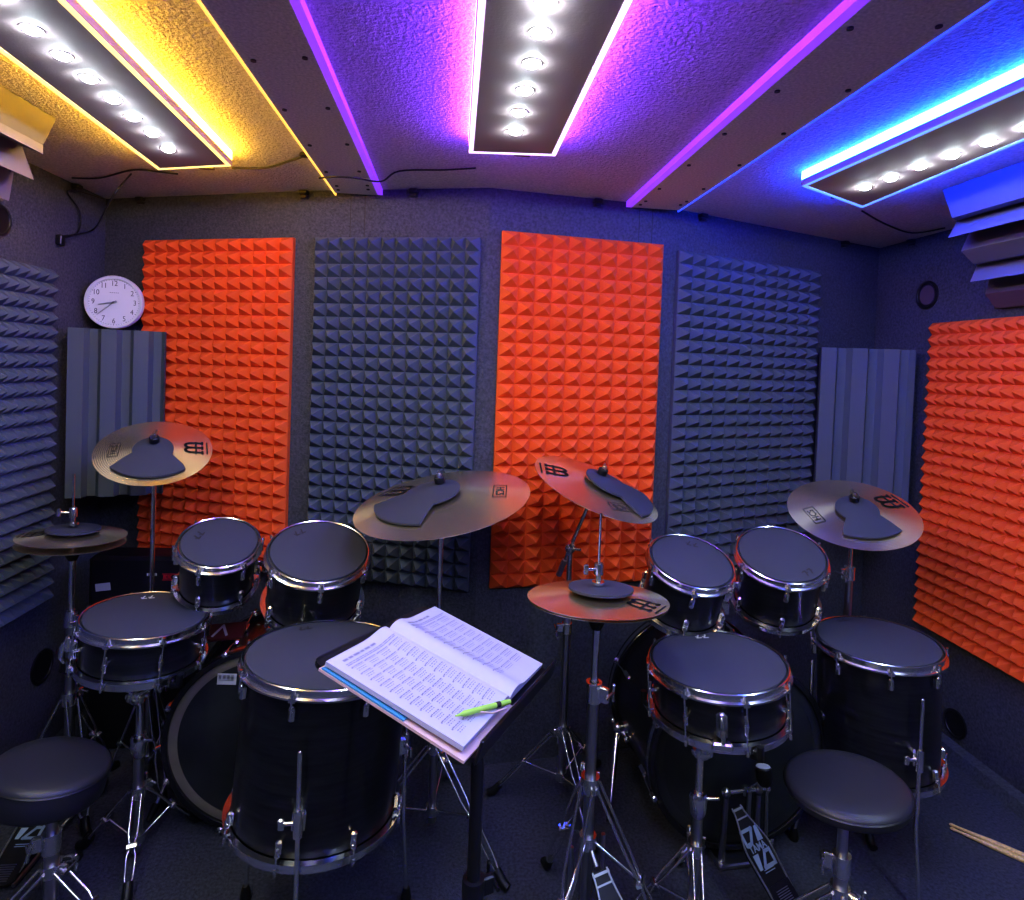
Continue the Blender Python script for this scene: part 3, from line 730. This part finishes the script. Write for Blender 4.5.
def collar(root, p, r, h, ang=0., wing=True, name='clamp', m='chrome'):
    d = V((math.cos(math.radians(ang)), math.sin(math.radians(ang)), 0)); s = V((-d.y, d.x, 0))
    mb = MB().lathe([(r * .6, h / 2), (r, h / 2), (r, -h / 2), (r * .6, -h / 2)], 20, Matrix.Translation(p))
    mb.bbox((0, 0, 0), (.03, .014, h * .8), .003, frame(p + d * (r + .006), V((0, 0, 1)), d))
    if wing:
        q = p + d * (r + .022)
        mb.cyl(q - s * .02, q + s * .022, .0042, n=8)
        for k in (-1, 1): mb.bbox((0, 0, 0), (.008, .010, .024), .003, frame(q + s * .026 + V((0, 0, k * .012)), V((0, -k * .25, 1)), d))
    return mb.build(name, M[m], root)

def cymbal_top(root, c, n, R):
    hb = cym_z(R * .05, R); T = frame(c + n * (hb - .022), n, V((0, -1, 0))); up = .064; lo = -(hb - .022) + .004
    MB().cyl((0, 0, lo), (0, 0, up), .0038, n=8, T=T).build('threaded_rod', M['chrome'], root)
    MB().lathe([(0, .052), (.013, .052), (.016, .049), (.016, .034), (.0155, .032), (0, .032)], 20, T).build('felt_washer', M['black'], root)
    MB().lathe([(0, .062), (.006, .062), (.008, .058), (.008, .0525)], 12, T).cbox((.012, 0, .060), (.014, .004, .012), T).cbox((-.012, 0, .060), (.014, .004, .012), T).build('wing_nut', M['steel'], root)
    MB().lathe([(0, .002), (.013, .002), (.015, -.012), (.010, -.018), (.009, lo - .012)], 16, T).build('tilter', M['chrome'], root)

def straight_stand(c, n, R, mid, hub, r, angs, label, base=None, clampang=-120, low=.10):
    top = c + n * .004; p = V((top.x, top.y, 0)) if base is None else base
    root = thing('cymbal_stand', p, label, 'cymbal stand', 'chrome cymbal stands')
    MB().cyl(p + V((0, 0, low - .04)), p + V((0, 0, mid)), .0125, n=14).build('base_tube', M['steel'], root)
    MB().tube([p + V((0, 0, mid - .03)), p + V((0, 0, top.z - .03)), top], .0075, 12).build('upper_tube', M['chrome'], root)
    collar(root, p + V((0, 0, mid)), .018, .045, clampang)
    collar(root, p + V((0, 0, hub)), .022, .035, clampang + 60, name='leg_collar'); MB().lathe([(.012, .014), (.02, .014), (.02, -.014), (.012, -.014)], 16, Matrix.Translation(p + V((0, 0, low)))).build('lower_collar', M['chrome'], root)
    legs(root, p, hub, r, angs, low)
    cymbal_top(root, c, n, R)
    return root
straight_stand(cLc, nL, .176, .60, .34, .13, (-45, 75, 195), 'chrome stand holding the gold crash cymbal under the clock', clampang=-60)
straight_stand(cRi, nR, .27, .62, .30, .27, (-42, 78, 198), 'chrome stand holding the largest cymbal behind the sheet music', clampang=-100)
straight_stand(cE, nE, .21, .80, .34, .22, (-100, 20, 140), 'chrome stand holding the crash cymbal by the red side panel', clampang=190)

# boom stand of the tilted crash
def boom_stand(c, n):
    j = at(570, 548, 2.08); p = V((j.x, j.y, 0))
    root = thing('cymbal_stand', p, 'chrome boom stand holding the steeply tilted crash cymbal', 'cymbal stand', 'chrome cymbal stands')
    MB().cyl(p + V((0, 0, .07)), p + V((0, 0, .68)), .0125, n=14).build('base_tube', M['steel'], root)
    MB().cyl(p + V((0, 0, .66)), j, .009, n=12).build('upper_tube', M['chrome'], root)
    top = c + n * .004; d = (top - j).normalized(); tail = j - d * .10
    MB().tube([tail, top], .0065, 10).build('boom_arm', M['chrome'], root)
    MB().cyl(tail - d * .015, tail + d * .05, .010, n=12).build('counterweight', M['steel'], root)
    mb = MB().ball(j, .02, n=12).bbox((0, 0, 0), (.022, .03, .05), .005, frame(j, d)).cyl(j + V((0, -.01, 0)), j + V((.03, -.03, .004)), .005, n=8)
    mb.build('boom_joint', M['chrome'], root)
    collar(root, p + V((0, 0, .68)), .018, .045, -30); collar(root, p + V((0, 0, .60)), .017, .035, 180); collar(root, p + V((0, 0, .25)), .022, .035, -150, name='leg_collar')
    MB().lathe([(.012, .014), (.02, .014), (.02, -.014), (.012, -.014)], 16, Matrix.Translation(p + V((0, 0, .09)))).build('lower_collar', M['chrome'], root)
    legs(root, p, .25, .22, (-75, 45, 172), .09)
    cymbal_top(root, c, n, .213)
boom_stand(cC, nC)

# hi-hat stands with pedals
def footboard(root, T, L, w0, w1, emblem=True, name='footboard', heel=True):
    """tapered plate along local x from the toe (0) to the heel (L), z up"""
    def hw(t):
        if t < .5: return w0 + (w1 - w0) * (3 * (t / .5) ** 2 - 2 * (t / .5) ** 3)
        return w1 + (w1 * .86 - w1) * (t - .5) / .5
    N = 20; up = [(L * k / N, hw(k / N)) for k in range(N + 1)]
    poly = [(x, -w) for x, w in up] + [(x, w) for x, w in up[::-1]]
    fb = MB().prism(poly, 0, .006, T).build(name, M['black'], root)
    ed = MB()
    for sg in (1, -1): ed.ribbon([(x, sg * (w - .002)) for x, w in up], .0042, .0055, .0085, T)
    ed.ribbon([(.006, -w0 * .95), (.006, w0 * .95)], .006, .0055, .0085, T).ribbon([(.028, -w0 * .95), (.028, w0 * .95)], .004, .0055, .0085, T)
    ed.build('silver_edge', M['silver'], fb)
    if emblem:
        Q = T @ Matrix.Translation((L * .47, 0, .0064)) @ Matrix.Rotation(math.pi / 2, 4, 'Z')
        s = w1 * .78; e = MB()
        for f in (1, -1):
            W = lambda pts: [(x * s * f, y * s * f) for x, y in pts]
            e.ribbon(W([(-.85, .32), (-.85, 1.15), (.25, 1.15), (-.35, .34), (-.62, .34)]), s * .22, 0, .0006, Q)
            e.prism([tuple(q) for q in W([(.28, .30), (.85, .30), (.85, 1.2), (.55, 1.2)])] if f > 0 else [tuple(q) for q in W([(.28, .30), (.85, .30), (.85, 1.2), (.55, 1.2)])], 0, .0006, Q)
        t = text_mb('TAMA', s * .62, Q @ Matrix.Translation((0, 0, .0003)), .0003, sx=1.0, bold=.0006); e.add(t.v, t.f)
        e.build('emblem', M['emblem'], fb)
        g = MB()
        for k in range(2): g.cbox((L * .70 + k * .006, 0, .0066), (.002, w1 * .8, .0004), T)
        g.build('small_lettering', M['emblem'], fb)
    if heel:
        h = MB().prism([(L * .86, -w1 * .8), (L * 1.1, -w1 * .86), (L * 1.14, -w1 * .5), (L * 1.14, w1 * .5), (L * 1.1, w1 * .86), (L * .86, w1 * .8)], .004, .011, T)
        h2 = h.build('heel_plate', M['blackmetal'], root)
        r_ = MB()
        for k in range(8): r_.cbox((L * .93 + k * L * .024, 0, .0118), (L * .010, w1 * .9, .002), T)
        r_.build('heel_ridges', M['steel'], h2)
    return fb

def hihat_stand(c, n, hub, r, angs, label, pd, mid, rodtop, low=.13, zt=.10):
    p = V((c.x, c.y, 0)) - V((n.x, n.y, 0)) * c.z * .0
    root = thing('hihat_stand', p, label, 'hi-hat stand', 'chrome hi-hat stands')
    MB().cyl(p + V((0, 0, .06)), p + V((0, 0, mid)), .0145, n=16).build('base_tube', M['steel'], root)
    MB().cyl(p + V((0, 0, mid - .02)), V((c.x, c.y, c.z - .06)), .0095, n=14).build('upper_tube', M['chrome'], root)
    MB().cyl(V((c.x, c.y, c.z - .10)), V((c.x, c.y, c.z)) + V((0, 0, rodtop)), .0035, n=8).build('pull_rod', M['chrome'], root)
    MB().lathe([(.004, .075), (.010, .075), (.012, .07), (.012, .045), (.007, .043), (.007, .028), (.016, .027), (.016, .02), (.004, .02)], 16, Matrix.Translation(c + V((0, 0, .016)))).cyl(c + V((0, 0, .074)), c + V((-.03, -.012, .078)), .004, n=8).bbox((-.036, -.014, .078), (.012, .006, .026), .002, Matrix.Translation(c)).build('clutch', M['chrome'], root)
    MB().lathe([(.005, -.050), (.020, -.050), (.024, -.056), (.012, -.08)], 16, Matrix.Translation(c)).build('seat_cup', M['black'], root)
    collar(root, p + V((0, 0, mid)), .021, .05, -40); collar(root, p + V((0, 0, hub)), .024, .04, 70, name='leg_collar')
    MB().lathe([(.013, .016), (.022, .016), (.022, -.016), (.013, -.016)], 16, Matrix.Translation(p + V((0, 0, low)))).build('lower_collar', M['chrome'], root)
    legs(root, p, hub, r, angs, low, .016, .0045)
    d = V((pd[0], pd[1], 0)).normalized(); L = .24
    fr = MB()
    s = V((-d.y, d.x, 0))
    for q in (-1, 1): fr.tube([p + s * q * .05 + V((0, 0, low)), p + s * q * .052 + V((0, 0, .02)), p + d * .32 + s * q * .04 + V((0, 0, .012))], .006, 8)
    fr.build('pedal_frame', M['steel'], root)
    MB().tube([p + V((0, 0, low)), p + d * .04 + V((0, 0, zt + .005))], .008, 8).build('chain', M['steel'], root)
    toe = p + d * .05 + V((0, 0, zt)); heel = p + d * .29 + V((0, 0, .02)); dd = (heel - toe); L = dd.length; dn = dd.normalized()
    T = frame(toe, V((0, 0, 1)) - dn * dn.z, dd)
    footboard(root, T, L, .024, .046)
    return root
hihat_stand(cH, nH, .36, .17, (-165, -45, 75), 'chrome hi-hat stand beside the dark side wall panel', (.02, -1), .62, .20)
hihat_stand(cI, nI, .42, .23, (-125, -25, 105), 'chrome hi-hat stand beside the sheet music', (.42, -1), .66, .22, .27, .225)

# snare stands
def snare_stand(T, R, depth, hub, r, angs, label, low, shift=0):
    c = T @ V((0, 0, -depth - .012)); n = (T.to_3x3() @ V((0, 0, 1))).normalized()
    p = V((c.x, c.y, 0)); root = thing('snare_stand', p, label, 'snare stand', 'chrome snare stands')
    p.x += shift; root.location.x += shift; head = c - n * .10; head.x += shift
    MB().cyl(p + V((0, 0, low - .04)), p + V((0, 0, head.z - .13)), .0145, n=14).build('base_tube', M['steel'], root)
    MB().tube([p + V((0, 0, head.z - .16)), p + V((0, 0, head.z - .02)), head], .0105, 12).build('upper_tube', M['chrome'], root)
    MB().lathe([(.012, .03), (.019, .03), (.024, .02), (.022, -.02), (.016, -.035), (.012, -.035)], 18, Matrix.Translation(p + V((0, 0, head.z - .14)))).cyl(p + V((0, 0, head.z - .128)), p + V((.05, -.02, head.z - .115)), .005, n=8).build('clamp', M['chrome'], root)
    MB().ball(head, .022, n=12).bbox((0, 0, 0), (.05, .03, .03), .006, frame(head, n)).cyl(head + V((-.03, 0, 0)), head + V((.035, 0, .006)), .007, n=8).build('tilter', M['chrome'], root)
    for k in range(3):
        a = math.radians(30 + 120 * k); Q = T @ Matrix.Rotation(a, 4, 'Z')
        mb = MB().tube([Q @ V((.01, 0, -depth - .10)), Q @ V((R * .55, 0, -depth - .035)), Q @ V((R * .97, 0, -depth - .016)), Q @ V((R + .012, 0, -depth + .0)), Q @ V((R + .010, 0, -depth + .02))], .0055, 8)
        lo = mb.build('basket_arm', M['chrome'], root)
        MB().tube([Q @ V((R * .90, 0, -depth - .019)), Q @ V((R + .013, 0, -depth - .006)), Q @ V((R + .012, 0, -depth + .024))], .009, 8).build('rubber_grip', M['black'], lo)
    collar(root, p + V((0, 0, hub)), .022, .032, 60, name='leg_collar')
    MB().lathe([(.012, .012), (.02, .012), (.02, -.012), (.012, -.012)], 16, Matrix.Translation(p + V((0, 0, low)))).build('lower_collar', M['chrome'], root)
    legs(root, p, hub, r, angs, low, .011, .004)
snare_stand(TsL, RsL, .132, .20, .16, (-72, 48, 168), 'chrome snare stand with spread legs on the carpet', .06)
snare_stand(TsR, RsR, .135, .21, .18, (-105, 80, 178), 'chrome snare stand in front of the kick pedal', .06, -.045)

# kick pedal
def kick_pedal():
    o = at(739, 850, 1.865); p = V((o.x, o.y - .01, 0)); root = thing('kick_pedal', p, 'bass drum kick pedal with a patterned footboard and round beater', 'kick pedal')
    X = V((1, .10, 0)).normalized(); Y = V((-X.y, X.x, 0))
    T = Matrix(((X.x, Y.x, 0, p.x), (X.y, Y.y, 0, p.y), (0, 0, 1, 0), (0, 0, 0, 1)))
    MB().bbox((.0, .02, .008), (.15, .07, .016), .004, T).build('base_plate', M['steel'], root)
    zt = .225
    for q in (-.054, .054):
        MB().tube([(q * 1.05, .01, .01), (q, .005, zt - .015)], [.011, .0085], 10, T=T).ball((q, .005, zt), .014, T, 10).build('post', M['steel'], root)
    MB().cyl((-.07, .005, zt), (.085, .005, zt), .0065, n=10, T=T).bbox((.01, .005, zt), (.024, .026, .028), .005, T).build('axle', M['chrome'], root)
    MB().cyl((.08, .002, zt), (.086, .004, .05), .006, n=10, T=T).ball((.082, .003, zt + .0), .012, T, 10).build('spring', M['chrome'], root)
    b = V((.046, -.03, .285))
    MB().cyl((.01, .005, zt), tuple(b), .004, n=8, T=T).build('beater_shaft', M['chrome'], root)
    Tb = T @ Matrix.Translation(b) @ Matrix.Rotation(-.25, 4, 'X')
    bh = MB().lathe([(0, .030), (.020, .030), (.024, .026), (.022, -.01), (.014, -.022), (0, -.022)], 20, Tb).build('beater', M['black'], root)
    MB().lathe([(0, .0325), (.019, .0325), (.021, .030)], 20, Tb).build('felt_face', M['whitelabel'], bh)
    MB().cbox((.008, -.018, .195), (.012, .006, .08), T).build('chain', M['steel'], root)
    toe = at(735, 808, 1.80); heel = at(783, 897, 1.66)
    d = heel - toe; L = d.length
    Tf = frame(toe, V((0, -.45, 1)), d); zz = V((0, 0, 1)) - d.normalized() * d.normalized().z
    Tf = frame(toe, zz, d)
    footboard(root, Tf, L, .020, .050, True)
kick_pedal()

# ------------------------------------------------------------------ stools
def stool(c, nn, D, label, th, posts, legang, hub=.2, lr=.2):
    R = D / 2; p = V((c.x, c.y, 0)); root = thing('drum_stool', p, label, 'stool', 'round drum stools')
    T = frame(c, nn, V((0, -1, 0)))
    MB().lathe([(0, .0), (R * .6, -.0005), (R - .02, -.003), (R - .008, -.007), (R - .001, -.014), (R, -.022), (R - .001, -th + .010), (R - .005, -th + .004), (R - .015, -th), (R * .3, -th), (0, -th)], 72, T).build('seat', M['vinyl'], root)
    MB().lathe([(R - .001, -.016), (R + .0022, -.019), (R - .001, -.022)], 72, T).build('piping', M['black'], root)
    MB().cyl(c - V((0, 0, th)), c - V((0, 0, th + .03)), .05, .02, n=20).build('seat_bracket', M['blackmetal'], root)
    MB().cyl(p + V((0, 0, hub - .13)), p + V((0, 0, hub + .02)), .0165, n=18).build('base_tube', M['steel'], root)
    MB().cyl(p + V((0, 0, hub)), c - V((0, 0, th + .02)), .0125, n=18).build('post', M['steel'], root)
    collar(root, p + V((0, 0, hub + .02)), .022, .05, posts); collar(root, p + V((0, 0, hub - .05)), .024, .03, posts + 150, name='leg_collar')
    legs(root, p, hub - .05, lr, legang, .06, .014, .0045)
stool(V((-.979, 1.634, .441)), V((.19, .09, 1)), .264, 'black vinyl drum stool on a chrome post beside the snare near the hi-hat', .085, 200, (-15, 105, 225), .21, .20)
stool(V((1.009, 1.414, .487)), V((-.099, .05, .994)), .286, 'black vinyl drum stool reflecting blue in front of the floor tom', .042, 150, (-80, 40, 160), .25, .22)

# ------------------------------------------------------------------ music stand, book, booklet, pen
Bc = V((.005, 1.213, .886)); BX = V((.4465, .8873, -.1154)).normalized(); BN = V((.2864, -.0196, .9579)).normalized()
TB = frame(Bc, BN, BX)
post_top = TB @ V((.0, -.03, -.05))
pb = at(478, 752, 1.15); pb = V((pb.x, pb.y, 0))
ms = thing('music_stand', pb, 'black music stand with a tilted desk holding an open music book', 'music stand')
TD = TB @ Matrix.Translation((.018, .007, 0)); desk = MB()
W2, H2 = .208, .170
r_ = .02
poly = []
for cx, cy, a0 in ((W2 - r_, H2 - r_, 0), (-W2 + r_, H2 - r_, 90), (-W2 + r_, -H2 + r_, 180), (W2 - r_, -H2 + r_, 270)):
    for k in range(5): a = math.radians(a0 + 22.5 * k); poly.append((cx + r_ * math.cos(a), cy + r_ * math.sin(a)))
desk.prism(poly, -.022, -.016, TD); desk.build('desk', M['blackmetal'], ms)
MB().bbox((0, -H2 - .003, -.002), (W2 * 2, .006, .042), .002, TD).build('lip', M['blackmetal'], ms)
MB().ribbon(poly, .006, -.024, -.0155, TD, True).build('desk_edge', M['blackmetal'], ms)
pt = pb + V((0, 0, (TB @ V((0, 0, -.02))).z - .12))
jn = TB @ V((-.03, -.06, -.03))
MB().cyl(pb + V((0, 0, .10)), pt - V((0, 0, .25)), .0165, n=20).build('outer_tube', M['blackmetal'], ms)
MB().tube([pt - V((0, 0, .28)), pt - V((0, 0, .02)), TB @ V((.06, -.05, -.025))], .0125, 16).build('inner_tube', M['blackmetal'], ms)
MB().bbox((.05, -.05, -.035), (.05, .08, .026), .004, TB).build('tilt_bracket', M['blackmetal'], ms)
collar(ms, pt - V((0, 0, .25)), .021, .045, 20, m='blackmetal')
for k in range(3):
    a = math.radians(25 + 120 * k); d = V((math.cos(a), math.sin(a), 0)); lo = MB().tube([pb + V((0, 0, .14)) + d * .01, pb + d * .12 + V((0, 0, .10)), pb + d * .22 + V((0, 0, .02))], .009, 8).build('leg', M['blackmetal'], ms)
    MB().ball(pb + d * .225 + V((0, 0, .014)), .014, n=10).build('rubber_foot', M['black'], lo)

bk = thing('music_book', TB @ V((0, 0, -.006)), 'open white music book with printed exercises on the music stand', 'book')
PW, PHt = .204, .288
def page_z(x): t = abs(x) / PW; return .004 + .011 * math.exp(-((t - .16) / .16) ** 2) * (1 if t > .02 else .4) + .004 * (1 - t) - .006 * math.exp(-(t / .04) ** 2)
def page(sg):
    N = 24; vs = []; fs = []
    for i in range(N + 1):
        x = sg * PW * i / N
        for y in (-PHt / 2, PHt / 2): vs.append((x, y, page_z(x)))
    for i in range(N): f = (2 * i, 2 * i + 2, 2 * i + 3, 2 * i + 1); fs.append(f if sg > 0 else f[::-1])
    mb = MB().add(vs, fs, True, TB)
    vb = [(x, y, -.004) for x, y, z in vs]
    mb.add(vb, [f[::-1] for f in fs], False, TB)
    e = [0, 1] ; sv = vs + vb; n = len(vs); sf = []
    for i in range(N): sf += [(2 * i, n + 2 * i, n + 2 * i + 2, 2 * i + 2), (2 * i + 1, 2 * i + 3, n + 2 * i + 3, n + 2 * i + 1)]
    sf.append((2 * N, n + 2 * N, n + 2 * N + 1, 2 * N + 1))
    mb.add(sv, sf, False, TB)
    o = mb.build('page', M['paper'], bk)
    pr = MB()
    def dash(x0, x1, y, h):
        n = max(1, int((x1 - x0) / .012))
        for k in range(n):
            a = x0 + (x1 - x0) * k / n; b = x0 + (x1 - x0) * (k + 1) / n
            pr.add([(a, y, page_z(a) + .0006), (b, y, page_z(b) + .0006), (b, y + h, page_z(b) + .0006), (a, y + h, page_z(a) + .0006)], [(0, 1, 2, 3)], False, TB)
    rng = random.Random(7 if sg < 0 else 9)
    xl = -PW + .02 if sg < 0 else .035; xr = xl + .158
    def words(xa, xb, y, h, lo, hi, gap):
        x = xa
        while x < xb - lo:
            w = min(rng.uniform(lo, hi), xb - x); dash(x, x + w, y, h); x += w + gap
    words(xl + .005, xl + .105, .122, .0055, .010, .022, .003)
    words(xl, xr, .113, .0022, .006, .014, .002); words(xl, xr - .01, .109, .0022, .006, .014, .002)
    for row in range(11 if sg < 0 else 9):
        y = .097 - row * (.0212 if sg < 0 else .0235)
        nc = 4 if sg < 0 else 3
        for cl in range(nc):
            xa = xl + cl * (xr - xl) / nc; xb = xa + (xr - xl) / nc - .005
            dash(xa, xa + .004, y + .003, .003)
            words(xa + .004, xb, y + .0045, .0024, .003, .009, .0016)
            dash(xa + .006, xb, y + .002, .0007); words(xa + .006, xb - .003, y - .004, .002, .002, .006, .0022)
            words(xa + .006, xb - .006, y - .0085, .0018, .002, .005, .003)
    pr.build('print', M['print'], o)
page(-1); page(1)
# booklet with a blue cover under the book, shifted towards its lower edge
bo = thing('booklet', TB @ V((-.06, -.02, -.0135)), 'booklet with a blue cover sticking out under the open music book', 'booklet')
Tq = TB @ Matrix.Translation((-.1005, -.004, 0)) @ Matrix.Rotation(-.012, 4, 'Z')
MB().cbox((0, 0, -.0125), (.222, .305, .0045), Tq).build('pages', M['pinkpaper'], bo)
MB().cbox((-.002, .058, -.0085), (.216, .18, .0025), Tq).build('cover', M['bluecover'], bo)
# pen
p0 = TB @ V((-.035, -.118, 0)); 
a = onpl(TB @ V((0, 0, .012)), BN, 455, 717); b = onpl(TB @ V((0, 0, .013)), BN, 509, 703.5)
a += BN * .002; b += BN * .004
pen = thing('felt_pen', (a + b) / 2, 'green felt pen lying across the lower corner of the open music book', 'pen')
d = (b - a).normalized()
MB().tube([a, a + d * .012, a + d * .02, b - d * .012, b], [.0012, .0026, .005, .005, .0042], 12).build('barrel', M['pen'], pen)
MB().cyl(a + (b - a) * .72, a + (b - a) * .80, .0053, n=12).build('band', M['ink'], pen)
s = BN.cross(d)
MB().tube([a + d * .055 - s * .006, a + d * .075 - s * .016, b - d * .022 - s * .013], .0016, 6).build('clip', M['pinkpaper'], pen)

# ------------------------------------------------------------------ case in the corner, drumsticks
f = aty(88, 557, 2.37); g = aty(188, 566, 2.37)
root = thing('equipment_case', V(((f.x + g.x) / 2, 2.47, 0)), 'black equipment case with red and white lettering in the corner under the clock', 'case')
x0, x1, zt = f.x, g.x, f.z
MB().bbox(((x0 + x1) / 2 , 2.435, zt / 2), (x1 - x0, .13, zt), .012).build('body', M['black'], root)
Tc = Matrix(((1, 0, 0, 0), (0, 0, 1, 2.2185), (0, 1, 0, 0), (0, 0, 0, 1)))
Tc = frame(V((0, 2.3695, 0)), V((0, -1, 0)), V((1, 0, 0)))
q = aty(173, 577, 2.3695)
lt = MB(); rng = random.Random(3)
lt.box((q.x - .038, q.z - .012, 0), (q.x + .038, q.z - .010, .0006), Tc).box((q.x - .038, q.z + .010, 0), (q.x + .038, q.z + .012, .0006), Tc)
for k in range(9):
    if k == 4: continue
    x = q.x - .034 + k * .0076
    lt.box((x, q.z - .007, 0), (x + .0022, q.z + .007, .0006), Tc).box((x, q.z + .004, 0), (x + .006, q.z + .007, .0006), Tc)
    if k % 2: lt.box((x, q.z - .007, 0), (x + .006, q.z - .004, .0006), Tc)
    else: lt.box((x + .004, q.z - .007, 0), (x + .006, q.z + .005, .0006), Tc)
lt.build('red_lettering', M['red'], root)
q = aty(152, 574.5, 2.3695); lt = MB()
for k in range(5): lt.box((q.x - .018 + k * .0075, q.z - .005, 0), (q.x - .013 + k * .0075, q.z + .005, .0006), Tc)
lt.build('white_lettering', M['whitelabel'], root)
q = aty(103, 587, 2.3695)
MB().box((q.x - .026, q.z - .014, 0), (q.x + .026, q.z + .014, .0015), Tc @ Matrix.Translation((q.x, q.z, 0)) @ Matrix.Rotation(.12, 4, 'Z') @ Matrix.Translation((-q.x, -q.z, 0))).build('card', M['whitelabel'], root)

def stick(tip, butt, r, label):
    d = (butt - tip).normalized(); tip = tip + V((0, 0, r)); butt = butt + V((0, 0, r)); L = (butt - tip).length
    root = thing('drumstick', tip.lerp(butt, .5) - V((0, 0, r)), label, 'drumstick', 'wooden drumsticks')
    MB().tube([tip, tip + d * .004, tip + d * .011, tip + d * .018, tip + d * .07, tip + d * .11, butt - d * .006, butt], [.0015, .0045, .005, .0038, .0055, r, r, r * .7], 12).build('shaft', M['wood'], root)
    MB().cyl(tip + d * (L * .70), tip + d * (L * .715), r * 1.06, n=12).build('band', M['ink'], root)
a = atz(949, 826, 0); b = atz(1024, 858, 0); d = (b - a).normalized(); s = V((-d.y, d.x, 0))
stick(a, a + d * .41, .0078, 'pale wooden drumstick on the carpet, the one nearer the side wall')
a2 = atz(950, 829, 0) ; stick(a2 - s * .006, a2 - s * .0175 + d * .41, .0078, 'pale wooden drumstick on the carpet, the one nearer the stool')

# ------------------------------------------------------------------ world and view
w = bpy.data.worlds.new('world'); sc.world = w; w.use_nodes = True
w.node_tree.nodes['Background'].inputs[0].default_value = (0, 0, 0, 1)
sc.view_settings.view_transform = 'Standard'; sc.view_settings.look = 'Medium High Contrast'
sc.view_settings.exposure = 0.34
sc.cycles.use_denoising = True
sc.cycles.sample_clamp_indirect = 4
sc.cycles.max_bounces = 8
